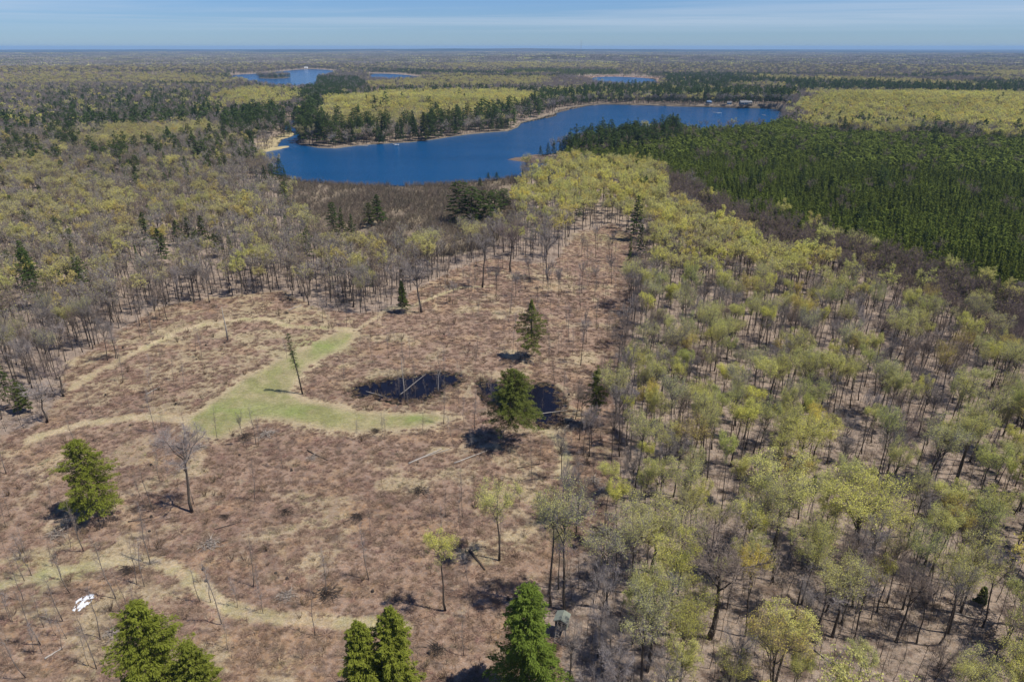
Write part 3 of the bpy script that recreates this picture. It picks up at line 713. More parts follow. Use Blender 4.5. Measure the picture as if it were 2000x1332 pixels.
LIB['bare1'] = [merged(*hardwood(**h, buds=.02, lod=1), [M_bark], [M_twig, M_bud]) for h in HW[:5]]
LIB['budding2'] = [merged(*hardwood(**h, buds=b_ * 1.1, lod=2), [M_bark], [M_twig, M_bud]) for h, b_ in zip(HW, BD)]
LIB['bare2'] = [merged(*hardwood(**h, buds=0, lod=2), [M_bark], [M_twig, M_bud]) for h in HW[:4]]
CN = [dict(H=18, R=3.6, prof='cone', base=.10), dict(H=20, R=4.6, prof='round', base=.22, droop=.3), dict(H=21, R=4.2, prof='pine', base=.30, droop=-.05, gap=.7), dict(H=17, R=2.6, prof='cone', base=.06, droop=.4), dict(H=19, R=4.4, prof='round', base=.12, droop=.35)]
LIB['conifer'] = [both('conifer', *conifer(**h), [M_bark], [M_needle, M_bark]) for h in CN]
LIB['conifer1'] = [merged(*conifer(**h, lod=1), [M_bark], [M_needle, M_bark]) for h in CN]
LIB['conifer2'] = [merged(*conifer(**h, lod=2), [M_bark], [M_needle, M_bark]) for h in CN]
PN = [dict(H=12, R=1.7, prof='cone', base=.10, droop=-.1, r0=.13), dict(H=12.6, R=1.5, prof='cone', base=.14, droop=-.05, r0=.12), dict(H=11.4, R=1.9, prof='cone', base=.08, droop=0, r0=.13)]
LIB['pine1'] = [merged(*conifer(**h, lod=1, dens=.55), [M_bark], [M_needle, M_bark]) for h in PN]
LIB['pine2'] = [merged(*conifer(**h, lod=2, dens=.8), [M_bark], [M_needle, M_bark]) for h in PN]
LIB['conifer1p'] = [both('conifer', *conifer(**h, lod=1), [M_bark], [M_needle, M_bark]) for h in CN]
LIB['pine1p'] = [both('pine', *conifer(**h, lod=1, dens=.55), [M_bark], [M_needle, M_bark]) for h in PN]
LIB['shrub1'] = [shrub(1).mesh('shrub', [M_shrub]) for _ in range(3)]
LIB['shrub2'] = [shrub(2).mesh('shrub', [M_shrub]) for _ in range(3)]
LIB['sapling'] = [both('sapling', *sapling(H=h, tw=t_, r0=r_), [M_youngbark], [M_twig]) for h, t_, r_ in ((9, 40, .06), (11, 55, .075), (7, 44, .05), (12, 70, .09), (10, 34, .07))]

# ------------------------------------------------------------------ instanced masses ("stuff")
def scatter(name, meshes, X, Y, Z, rot, scl, tint, label, cat, var=None):
    n_ = len(X)
    if n_ == 0: return
    src = bpy.data.collections.new(name + '_source')
    for i, m in enumerate(meshes):
        o = bpy.data.objects.new('%s_source_%02d' % (name, i), m); src.objects.link(o)
    me = bpy.data.meshes.new(name); me.vertices.add(n_); me.vertices.foreach_set('co', np.stack([X, Y, Z], 1).ravel())
    def att(nm, ty, arr, key):
        a_ = me.attributes.new(nm, ty, 'POINT'); a_.data.foreach_set(key, np.ascontiguousarray(arr).ravel())
    att('rot', 'FLOAT', rot, 'value'); att('scl', 'FLOAT_VECTOR', scl, 'vector'); att('tint', 'FLOAT_COLOR', np.concatenate([tint, np.ones((n_, 1))], 1), 'color')
    att('pick', 'INT', (rs.randint(0, len(meshes), n_) if var is None else var).astype(np.int32), 'value')
    o = link(name, me); tag(o, label, cat, kind='stuff')
    ng = bpy.data.node_groups.new(name + '_nodes', 'GeometryNodeTree')
    ng.interface.new_socket('Geometry', in_out='INPUT', socket_type='NodeSocketGeometry'); ng.interface.new_socket('Geometry', in_out='OUTPUT', socket_type='NodeSocketGeometry')
    gn = ng.nodes; gl = ng.links
    gi = gn.new('NodeGroupInput'); go = gn.new('NodeGroupOutput'); ip = gn.new('GeometryNodeInstanceOnPoints')
    ci = gn.new('GeometryNodeCollectionInfo'); ci.inputs['Collection'].default_value = src; ci.inputs['Separate Children'].default_value = True; ci.inputs['Reset Children'].default_value = True
    def na_(nm, ty):
        q = gn.new('GeometryNodeInputNamedAttribute'); q.data_type = ty; q.inputs['Name'].default_value = nm
        return next(s for s in q.outputs if s.enabled and s.name == 'Attribute')
    cx = gn.new('ShaderNodeCombineXYZ'); gl.new(na_('rot', 'FLOAT'), cx.inputs['Z'])
    m2p = gn.new('GeometryNodeMeshToPoints')
    gl.new(gi.outputs[0], m2p.inputs['Mesh']); gl.new(m2p.outputs[0], ip.inputs['Points'])
    gl.new(ci.outputs[0], ip.inputs['Instance']); ip.inputs['Pick Instance'].default_value = True
    gl.new(na_('pick', 'INT'), ip.inputs['Instance Index']); gl.new(cx.outputs[0], ip.inputs['Rotation']); gl.new(na_('scl', 'FLOAT_VECTOR'), ip.inputs['Scale'])
    gl.new(ip.outputs[0], go.inputs[0])
    md = o.modifiers.new('scatter', 'NODES'); md.node_group = ng
    return o

def grid_pts(D0, D1, s, half=None):
    half = half or (53 if D1 <= 340 else (42 if D1 <= 900 else 37.5))
    xm = D1 * math.sin(math.radians(half))
    nx = int(2 * xm / s) + 1; y0 = D0 * math.cos(math.radians(half)); ny = int((D1 - y0) / s) + 1
    X, Y = np.meshgrid(np.arange(nx) * s - xm, np.arange(ny) * s + y0)
    X[1::2] += s / 2
    X = X.ravel(); Y = Y.ravel()
    X = X + rs.uniform(-.42, .42, X.shape) * s; Y = Y + rs.uniform(-.42, .42, Y.shape) * s
    D = np.hypot(X, Y); a_ = np.abs(np.degrees(np.arctan2(X, Y)))
    k = (D >= D0) & (D < D1) & (a_ < half)
    return X[k], Y[k]

BUDT = np.array([[1.0, 1.0, 1.0], [.90, .92, 1.12], [1.08, .93, .72], [.88, .95, .85], [1.12, 1.12, .85], [.86, .83, .98]])
BUDN = ['yellow-green', 'pale green', 'golden', 'soft green', 'bright yellow-green', 'dull olive']
BART = np.array([[1.0, 1.0, 1.0], [1.25, 1.25, 1.28], [.80, .70, .70], [1.02, .92, .82]])
BARN = ['grey', 'silver-grey', 'dark purple-brown', 'brown']
def species(X, Y):
    dens, M, B, C, P, S = cover(X, Y)
    w_ = (in_water(X, Y, 2.5) | ((Y > 1700) & in_water(X, Y, 6))) & (np.hypot(X, Y) < 4600)
    k = (rs.uniform(size=X.shape) < dens / 2.6) & ~w_
    r_ = rs.uniform(size=X.shape) * (M + B + C + P + S + 1e-9)
    sp = np.where(r_ < M, 0, np.where(r_ < M + B, 1, np.where(r_ < M + B + C, 2, np.where(r_ < M + B + C + P, 3, 4))))
    return k, sp

ZONES = [(42, 300, 3.75, '0'), (300, 900, 4.1, '1'), (900, 1500, 4.3, '2'), (1500, 2600, 5.2, '2'), (2600, 4200, 8.0, '2')]
ALL = {0: [], 1: [], 2: [], 3: [], 4: []}
for D0, D1, s, lod in ZONES:
    X, Y = grid_pts(D0, D1, s)
    k, sp = species(X, Y); X = X[k]; Y = Y[k]; sp = sp[k]
    Z = height(X, Y)
    for q in range(5):
        m_ = sp == q
        ALL[q].append(np.stack([X[m_], Y[m_], Z[m_], np.full(m_.sum(), float(lod)), np.full(m_.sum(), D0 * 1.)], 1))
for D0, D1, s, lod in ((250, 620, 2.9, 1), (620, 1250, 3.4, 2)):
    X, Y = grid_pts(D0, D1, s); jx = (fbm(X / 8, Y / 8, 51, 2) - .5) * 7
    k = inside(PPLANT, X + jx, Y + jx) & ~in_water(X, Y, 2) & (rs.uniform(size=X.shape) < .55 + .45 * sst(.35, .5, fbm(X / 18, Y / 30, 14))); ALL[3].append(np.stack([X[k], Y[k], height(X[k], Y[k]), np.full(k.sum(), float(lod)), X[k] * 0], 1))
    X, Y = grid_pts(D0, D1, 2.3); jx = (fbm(X / 10, Y / 10, 53, 2) - .5) * 8
    k = inside(PMARSH, X + jx, Y + jx) & ~in_water(X, Y, -.5) & (rs.uniform(size=X.shape) < .35 + .65 * sst(.40, .52, fbm(X / 14, Y / 22, 15))); ALL[4].append(np.stack([X[k], Y[k], height(X[k], Y[k]), np.full(k.sum(), 1.), X[k] * 0], 1))
ALL = {q: np.concatenate(v) for q, v in ALL.items()}
ALL[2] = ALL[2][(np.hypot(ALL[2][:, 0], ALL[2][:, 1]) > 300) | (ALL[2][:, 0] < 0)]
# keep clear of the trees that are placed one by one
HAND = []
def hand(kind, u, v, vt, wpx=None, var=0, tint=None, label='', group=None, name=None, zone=5, **kw):
    x, y, z = at(u, v); HAND.append(dict(kind=kind, x=x, y=y, z=z, H=tall(u, v, vt), u=u, v=v, wpx=wpx, var=var, tint=tint, label=label, group=group, name=name, zone=zone, **kw))
G_H = 'lone conifers in and around the clearing'
G_B = 'budding trees standing at the clearing edge'
G_D = 'large bare trees standing clear of the woods'
hand('conifer', 1001, 867, 722, 108, 1, label='large round hemlock with bare lower trunk beside the right-hand dark pool', base=.33, prof='egg', dens=1.5)
hand('conifer', 1037, 702, 584, 56, 1, label='lone ragged hemlock casting a black shadow in mid clearing', base=.18, prof='pine', dens=1.2, gap=.4)
hand('conifer', 1161, 832, 714, 42, 2, label='thin gappy conifer near the right edge of the clearing', base=.22, prof='pine', dens=.8, gap=.7)
hand('conifer', 190, 1008, 858, 122, 4, label='broad yellow-green hemlock behind the bend of the lower grass trail', base=.04, prof='egg', dens=1.5, tint=(1.45, 1.4, .95))
hand('conifer', 318, 1392, 1176, 165, 4, label='big yellow-green conifer below the snow patch, cut by the frame bottom', base=.03, prof='egg', dens=1.9, tint=(1.5, 1.45, .95))
hand('conifer', 395, 1390, 1255, 105, 4, label='shorter conifer leaning against the big one below the snow patch', base=.05, prof='egg', dens=1.2, tint=(1.4, 1.35, .95))
hand('conifer', 718, 1385, 1214, 100, 0, label='lower of the two touching conifers at the end of the grass trail', base=.03, prof='egg', dens=1.6, tint=(1.55, 1.5, 1.0))
hand('conifer', 776, 1372, 1186, 100, 0, label='taller of the two touching conifers at the end of the grass trail', base=.03, prof='egg', dens=1.6, tint=(1.55, 1.5, 1.0))
hand('conifer', 1028, 1368, 1142, 135, 0, label='dense dark green conifer standing against the hunting blind', base=.03, prof='egg', dens=1.9, tint=(1.15, 1.35, 1.0))
hand('conifer', 788, 612, 548, 28, 2, label='small conifer on the wood edge above the long dark pool', base=.2, prof='cone', tint=(.8, .9, .9))
for i, (u, v, vt, wp) in enumerate([(898, 436, 362, 40), (922, 440, 372, 44), (946, 434, 378, 40), (966, 426, 376, 34), (984, 408, 372, 26)]):
    hand('conifer', u, v, vt, wp, 4, label=['tallest hemlock of the dark clump by the marsh, on its lake-marsh end', 'front hemlock of the dark clump by the marsh', 'middle hemlock of the dark clump by the marsh', 'shaded fourth hemlock along the dark clump by the marsh', 'smallest hemlock at the grove end of the dark clump'][i], base=.03, prof='round', dens=1.2, tint=(.62, .78, .9), group='dark hemlock clump by the marsh')
for (u, v, vt, wp, lb) in [(740, 440, 383, 36, 'broad dark spruce standing alone on the marsh edge'), (723, 446, 398, 22, 'slim spruce touching the broad one on the marsh edge'), (655, 472, 398, 24, 'tallest spruce of the thin row before the marsh'), (672, 476, 408, 20, 'slim spruce behind the tallest of the row before the marsh'),
                           (690, 478, 420, 18, 'short dark spruce ending the row before the marsh'), (622, 455, 424, 14, 'tiny spire spruce left of the row before the marsh'), (75, 568, 482, 44, 'tall dark hemlock standing out of the grey wood at the left'), (2, 602, 560, 34, 'dark conifer at the left frame edge'),
                           (320, 498, 448, 36, 'dark pointed conifer in front of the conifer knot in the left wood'), (290, 462, 418, 28, 'dark conifer behind the pointed one in the left wood'), (372, 468, 428, 30, 'left member of the tight conifer knot in the grey wood'), (398, 464, 424, 30, 'middle member of the tight conifer knot in the grey wood'),
                           (350, 466, 432, 24, 'outer low member of the tight conifer knot in the grey wood'), (427, 490, 458, 26, 'rounded conifer below the tight conifer knot'), (48, 806, 748, 34, 'dark shaded conifer low in the wood left of the clearing'), (110, 433, 404, 20, 'dark conifer alone among yellow crowns of the left wood'),
                           (82, 385, 362, 20, 'dark conifer above the yellow belt of the left wood'), (16, 392, 372, 16, 'small dark conifer near the left frame edge'), (390, 314, 276, 36, 'pale blue-green pine rising above the left wood'), (272, 357, 326, 26, 'dark spruce left of the lake end'), (325, 362, 340, 18, 'small dark spruce between two others near the lake end'),
                           (228, 353, 330, 18, 'leaning dark spruce in the grey wood near the lake'), (505, 368, 335, 14, 'first thin spruce against the lake corner'), (520, 370, 325, 16, 'second thin spruce against the lake corner'), (535, 372, 322, 18, 'thick spruce against the lake corner'), (551, 370, 312, 16, 'tallest spire spruce against the lake corner'),
                           (560, 372, 330, 13, 'last thin spruce against the lake corner'), (954, 352, 338, 10, 'small black spruce at the near lake shore'), (970, 352, 337, 11, 'twin small black spruce at the near lake shore'), (938, 368, 349, 13, 'dark small spruce just above the hemlock clump'),
                           (829, 276, 222, 24, 'tall dark pine at the peninsula shore'), (992, 256, 232, 12, 'small dark cedar at the peninsula point'), (664, 284, 254, 16, 'dark spruce behind the peninsula cabin'), (690, 283, 256, 13, 'dark spruce beside the peninsula dock'), (745, 282, 256, 14, 'rounded spruce on the peninsula bank'),
                           (630, 286, 222, 24, 'tall ragged pine at the peninsula tip'), (975, 218, 196, 16, 'round dark pine rising out of the yellow peninsula wood'), (1056, 306, 286, 10, 'outermost pine of the row on the spit'), (1070, 306, 280, 11, 'second pine of the row on the spit'), (1082, 307, 276, 13, 'third pine of the row on the spit'), (1094, 308, 280, 12, 'fourth pine of the row on the spit'),
                           (1240, 470, 386, 32, 'tall dark pine at the top of the clearing against the yellow grove'), (1250, 500, 442, 24, 'short dark pine below the tall one at the clearing top'), (1888, 205 + 12, 196, 9, 'lone brown conifer out of the yellow dome wood'), (1585, 966, 930, 16, 'tiny green spruce beneath budding trees of the right-hand wood'), (1912, 1180, 1145, 20, 'tiny green spruce among the leaning trunks at the right')]:
    d_ = math.hypot(*flat(u, v)); v = v + ((v - vt) * .4 if (u < 500 and 280 < v < 620) else 0)
    hand('conifer', u, v, vt, wp, (0, 3, 0, 1)[int(u) % 4], label=lb, tint=(1.1, 1.3, 1.6) if 'pale blue' in lb else ((1.5, .8, .9) if 'brown' in lb else (.62 + .25 * (u % 5) / 5, .82, .9)), group=G_H, prof='cone' if wp < 30 else 'round', base=.08, dens=1.0)
hand('snag', 445, 665, 600, label='bleached grey snag beside the upper grass trail')
hand('leaner', 591, 770, 650, 60, label='leaning dead spruce with a few green tufts beside the green meadow')
# budding
for (u, v, vt, wp, var, lb, ti) in [
    (870, 1192, 1024, 54, 1, 'narrow golden-green tree standing alone above the two touching conifers', 4), (975, 1094, 940, 68, 0, 'small yellow-green tree with a dark curved trunk and bare surroundings', 0), (1075, 1182, 938, 74, 3, 'tall slim budding tree, first of the pair above the hunting blind', 0),
    (1103, 1192, 946, 88, 5, 'tall budding tree with forked crown, second of the pair above the hunting blind', 1), (1187, 1192, 1020, 86, 5, 'pale budding tree between the forked maple and the hunting blind', 1), (1272, 1118, 975, 112, 2, 'wide yellow-green tree with thick low fork', 0), (1505, 1092, 896, 112, 0, 'great yellow-green tree on several dark stems, mid right-hand wood', 0),
    (1655, 1120, 922, 128, 2, 'great spreading budding tree behind the dark hollow', 4), (1702, 1112, 976, 96, 5, 'budding tree with slanting trunk beside the dark hollow', 4), (1586, 910, 810, 64, 0, 'rounded yellow-green tree standing clear in mid wood', 4), (1513, 1340, 1196, 90, 4, 'low yellow-green tree at the frame bottom', 0), (1248, 1345, 1180, 80, 3, 'thin pale budding tree at the frame bottom beside the dense conifer', 1)]:
    hand('budding', u, v, vt, wp, var, tint=ti, label=lb, group=G_B)
for (u, v, vt, wp, var, lb, ti) in [
    (375, 1000, 828, 84, 2, 'large bare tree with swept branches beyond the lower grass trail', 1), (1385, 1245, 1008, 150, 2, 'great bare tree with pale spreading limbs in the lower right-hand wood', 3), (1595, 1256, 1112, 84, 0, 'silver bare tree leaning in the lower right-hand wood', 1), (997, 532, 432, 52, 2, 'dark bare tree with twisted crown on the upper clearing', 2), (1070, 548, 436, 50, 0, 'bare tree with stout trunk at the upper clearing', 0),
    (823, 610, 500, 60, 2, 'bare tree with fan-shaped crown behind the small edge conifer', 0), (942, 562, 446, 44, 3, 'bare tree with mottled crown at the far clearing edge', 0), (125, 775, 705, 50, 5 % 5, 'dark bare tree leaning out of the wood left of the clearing', 2), (92, 826, 742, 60, 4, 'pale bare tree in front of the wood left of the clearing', 1), (477, 872, 795, 14, 4, 'thin dead pole below the green meadow', 0),
    (1748, 925, 800, 60, 2, 'bare tree dividing the yellow crowns in the upper wood', 2), (1210, 892, 735, 40, 3, 'slim bare tree on the wood edge below the gappy conifer', 0), (690, 600, 512, 46, 3, 'bare tree at the grey wood edge above the green meadow', 0), (380, 590, 505, 46, 0, 'bare tree at the grey wood edge behind the upper trail', 0)]:
    hand('bare', u, v, vt, wp, var, tint=ti, label=lb, group=G_D)
hx = np.array([h['x'] for h in HAND]); hy = np.array([h['y'] for h in HAND])
for q in ALL:
    A_ = ALL[q]; keep = np.ones(len(A_), bool)
    for x, y, h in zip(hx, hy, HAND):
        rr = (3.2 if q != 4 else 2) if h['kind'] in ('conifer', 'snag', 'leaner') and h['y'] < 350 else 2.4
        near = np.zeros(len(A_), bool); dc = math.hypot(x, y); lat = (A_[:, 0] * y - A_[:, 1] * x) / dc; fwd = dc - (A_[:, 0] * x + A_[:, 1] * y) / dc
        if h['kind'] == 'conifer' and dc > 150: keep &= ~((np.abs(lat) < max(2.6, h['H'] * .17)) & (fwd > -1) & (fwd < (20 if dc < 330 else 38)) & (q < 3))
        near = (np.abs(A_[:, 0] - x) < 6) & (np.abs(A_[:, 1] - y) < 6); keep &= ~(near & (np.hypot(A_[:, 0] - x, A_[:, 1] - y) < rr))
    hx_, hy_ = flat(1840, 1005); keep &= ~((q < 2) & (np.abs(A_[:, 0] - hx_) < 7) & (A_[:, 1] < hy_ + 3) & (A_[:, 1] > hy_ - 14))
    ALL[q] = A_[keep]

def tints(base, n_, jit=.10): return base * (1 + rs.normal(size=(n_, 1)) * jit) * (1 + rs.normal(size=(n_, 3)) * .03)

# ------------------------------------------------------------------ labels that single a tree out by named landmarks
def rank_word(k):
    w1 = ['first', 'second', 'third', 'fourth', 'fifth', 'sixth', 'seventh', 'eighth', 'ninth', 'tenth', 'eleventh', 'twelfth', 'thirteenth', 'fourteenth', 'fifteenth', 'sixteenth', 'seventeenth', 'eighteenth', 'nineteenth', 'twentieth']
    if k < 20: return w1[k]
    k += 1; t_ = {2: 'twenty', 3: 'thirty', 4: 'forty', 5: 'fifty', 6: 'sixty', 7: 'seventy', 8: 'eighty', 9: 'ninety'}[min(9, k // 10)]
    return (t_[:-1] + 'ieth') if k % 10 == 0 else t_ + '-' + w1[k % 10 - 1]
LM = [(1001, 867, 'the round pool hemlock'), (1037, 702, 'the lone mid-clearing hemlock'), (1161, 832, 'the thin gappy conifer'), (190, 1008, 'the broad trailside hemlock'), (318, 1300, 'the big frame-bottom conifer'), (750, 1300, 'the two touching conifers'), (1028, 1300, 'the dense dark conifer'), (788, 612, 'the small wood-edge conifer'),
      (591, 770, 'the leaning dead spruce'), (790, 760, 'the long dark pool'), (445, 665, 'the bleached snag'), (870, 1192, 'the lone golden tree'), (1095, 1215, 'the hunting blind'), (1272, 1118, 'the low-forked tree'), (1385, 1245, 'the great bare tree'), (1505, 1092, 'the great many-stemmed tree'), (1680, 1115, 'the spreading budding tree'),
      (1586, 910, 'the rounded mid-wood tree'), (1595, 1256, 'the leaning silver tree'), (375, 1000, 'the swept bare tree'), (160, 1180, 'the snow patch'), (1850, 1000, 'the dark hollow'), (1912, 1180, 'the tiny right-hand spruce'), (1585, 966, 'the tiny mid-wood spruce'), (997, 532, 'the twisted dark tree'), (1070, 548, 'the stout upper tree'), (1240, 470, 'the clearing-top pine'),
      (75, 568, 'the tall left hemlock'), (48, 806, 'the shaded left conifer'), (92, 826, 'the pale left bare tree'), (1210, 892, 'the slim edge tree'), (1748, 925, 'the dividing bare tree'), (560, 800, 'the green meadow'), (823, 610, 'the fan-crowned tree'), (380, 590, 'the trail-top edge tree'), (1950, 640, 'the plantation corner'), (1700, 560, 'the plantation edge'), (1450, 470, 'the plantation tip'), (1950, 850, 'the right frame side'), (740, 440, 'the broad marsh spruce'), (930, 436, 'the dark hemlock clump'), (655, 472, 'the marsh spruce row'), (540, 372, 'the lake-corner spruces'), (800, 400, 'mid marsh'), (640, 400, 'the lakeward marsh end'), (1600, 498, 'the plantation bend'), (1820, 570, 'the long plantation edge'), (1340, 380, 'the plantation lake end'), (300, 462, 'the left-wood conifer knot'), (110, 433, 'the lone yellow-belt conifer'), (390, 314, 'the pale blue-green pine'), (829, 276, 'the tall peninsula pine'), (630, 286, 'the ragged peninsula-tip pine')]
LMX = np.array([flat(u, v) for u, v, _ in LM])
RANK = {}
def make_label(desc, x, y, sz):
    d = np.hypot(LMX[:, 0] - x, LMX[:, 1] - y); i = int(d.argmin())
    dxx, dyy = x - LMX[i, 0], y - LMX[i, 1]
    if abs(dyy) > abs(dxx) * .8: rel = 'behind' if dyy > 0 else 'in front of'
    else: rel = 'rightwards from' if dxx > 0 else 'leftwards from'
    key = (desc, sz, i, rel); RANK.setdefault(key, []).append(d[i]); return key, d[i]
PENDING = []
def settle_labels():
    groups = {}
    for o, key, d in PENDING: groups.setdefault(key, []).append((d, o))
    for key, lst in groups.items():
        lst.sort(key=lambda t_: t_[0]); desc, sz, i, rel = key
        for k, (d, o) in enumerate(lst):
            if len(lst) == 1: o['label'] = f'{sz} {desc} {rel} {LM[i][2]}'
            else: o['label'] = f'{sz} {desc}, {rank_word(k)} one {rel} {LM[i][2]}'

def empty(name, loc, rz=0, scl=(1, 1, 1)):
    o = bpy.data.objects.new(name, None); COL.objects.link(o); o.location = loc; o.rotation_euler = (0, 0, rz); o.scale = scl; o.empty_display_size = .5
    return o

HWH = [h['H'] for h in HW]; HWR = [h['R'] for h in HW]
def tree_thing(name, lib, var, x, y, z, rz, sxy, sz, tint):
    r_ = empty(name, (x, y, z), rz, (sxy, sxy, sz))
    t_ = link('trunk', LIB[lib][var][0], r_); c_ = link('crown', LIB[lib][var][1], r_)
    c_['tint'] = [float(q) for q in tint]; return r_

# hand-placed trees
PXM = lambda x, y, z: (y * CP - (z + 8 - CAM_H) * SP) / F
for h in HAND:
    x, y, z, H = h['x'], h['y'], h['z'], h['H']
    rad = (h['wpx'] or 30) * PXM(x, y, z) / 2 * (1.22 if h['kind'] == 'conifer' else 1.3)
    far = math.hypot(x, y)
    if h['kind'] in ('budding', 'bare'):
        v_ = h['var'] % len(LIB[h['kind']])
        tn = (BUDT if h['kind'] == 'budding' else BART)[h['tint']]
        o = tree_thing('budding_tree' if h['kind'] == 'budding' else 'bare_tree', h['kind'], v_, x, y, z, rs.uniform(0, 6.28), rad / HWR[v_], H / HWH[v_], tn)
        tag(o, h['label'], 'tree', h['group'])
    elif h['kind'] == 'conifer':
        if far < 330:
            T, C = conifer(H=H, R=rad, base=h.get('base', .1), prof=h.get('prof', 'cone'), dens=h.get('dens', 1) * (1.25 if far < 160 else 1.0), gap=h.get('gap', 0), droop=.3, r0=.22 + .006 * H)
            o = empty('conifer_tree', (x, y, z)); link('trunk', T.mesh('conifer_trunk', [M_bark], True), o); c_ = link('crown', C.mesh('conifer_crown', [M_needle, M_bark]), o)
            c_['tint'] = list(h['tint'] or (1, 1, 1))
        else:
            v_ = h['var']; o = tree_thing('conifer_tree', 'conifer1p', v_, x, y, z, rs.uniform(0, 6), rad * (1.45 if 'clump' in h['label'] else 1.28) / CN[v_]['R'], H * (1.1 if 'clump' in h['label'] else 1.05) / CN[v_]['H'], [k * .72 for k in (h['tint'] or (1, 1, 1))])
        tag(o, h['label'], 'conifer', h['group'] or G_H)
    elif h['kind'] == 'snag':
        T = MB(); P = np.array([(0, 0, -.2), (.1, 0, H * .4), (-.15, .1, H * .8), (-.1, 0, H)]); T.tube(P, [.32, .24, .15, .05], 6)
        o = empty('snag', (x, y, z)); link('trunk', T.mesh('snag', [M_barkpale], True), o)
        for k in range(3):
            b_ = MB(); a_ = k * 2.2; zz_ = H * (.4 + .15 * k); b_.tube([(0, 0, zz_), (math.cos(a_) * .8, math.sin(a_) * .8, zz_ + .6)], [.06, .02], 4); link('branch', b_.mesh('snag_branch', [M_barkpale]), o)
        tag(o, h['label'], 'snag')
    else:
        T = MB(); lx = (563 - 591) * PXM(x, y, z) * 1.0 - (591 - 1000) * 0; lx = -2.2
        P = np.array([(0, 0, -.2), (lx * .3, .2, H * .35), (lx * .7, .2, H * .7), (lx, 0, H)]); T.tube(P, [.26, .2, .13, .04], 6)
        o = empty('leaning_spruce', (x, y, z)); link('trunk', T.mesh('leaner', [M_bark], True), o)
        C = MB(); f = np.concatenate([rs.uniform(.2, 1, 160)]); p_ = np.stack([np.interp(f * H, P[:, 2], P[:, i]) for i in range(3)], 1)
        an = rs.uniform(0, 6.28, 160); e = p_ + np.stack([np.cos(an), np.sin(an), rs.uniform(-.2, .1, 160)], 1) * (rs.uniform(.5, 1.7, 160) * (1.15 - f * .5))[:, None]
        C.slivers(p_, e, np.full(160, .06), 1)
        i_ = rs.randint(0, 160, 4200); ok = rs.uniform(size=4200) < sst(.2, .7, f[i_]); i_ = i_[ok]; c_ = p_[i_] + (e[i_] - p_[i_]) * rs.uniform(.3, 1.05, (len(i_), 1)); u_ = unit(rs.normal(size=c_.shape)); w2 = unit(np.cross(u_, rs.normal(size=c_.shape)))
        C.leaves(c_, u_ * .13, w2 * .08, 0)
        q = link('crown', C.mesh('leaner_crown', [M_needle, M_bark]), o); q['tint'] = [.75, .9, 1.2]
        tag(o, h['label'], 'tree')

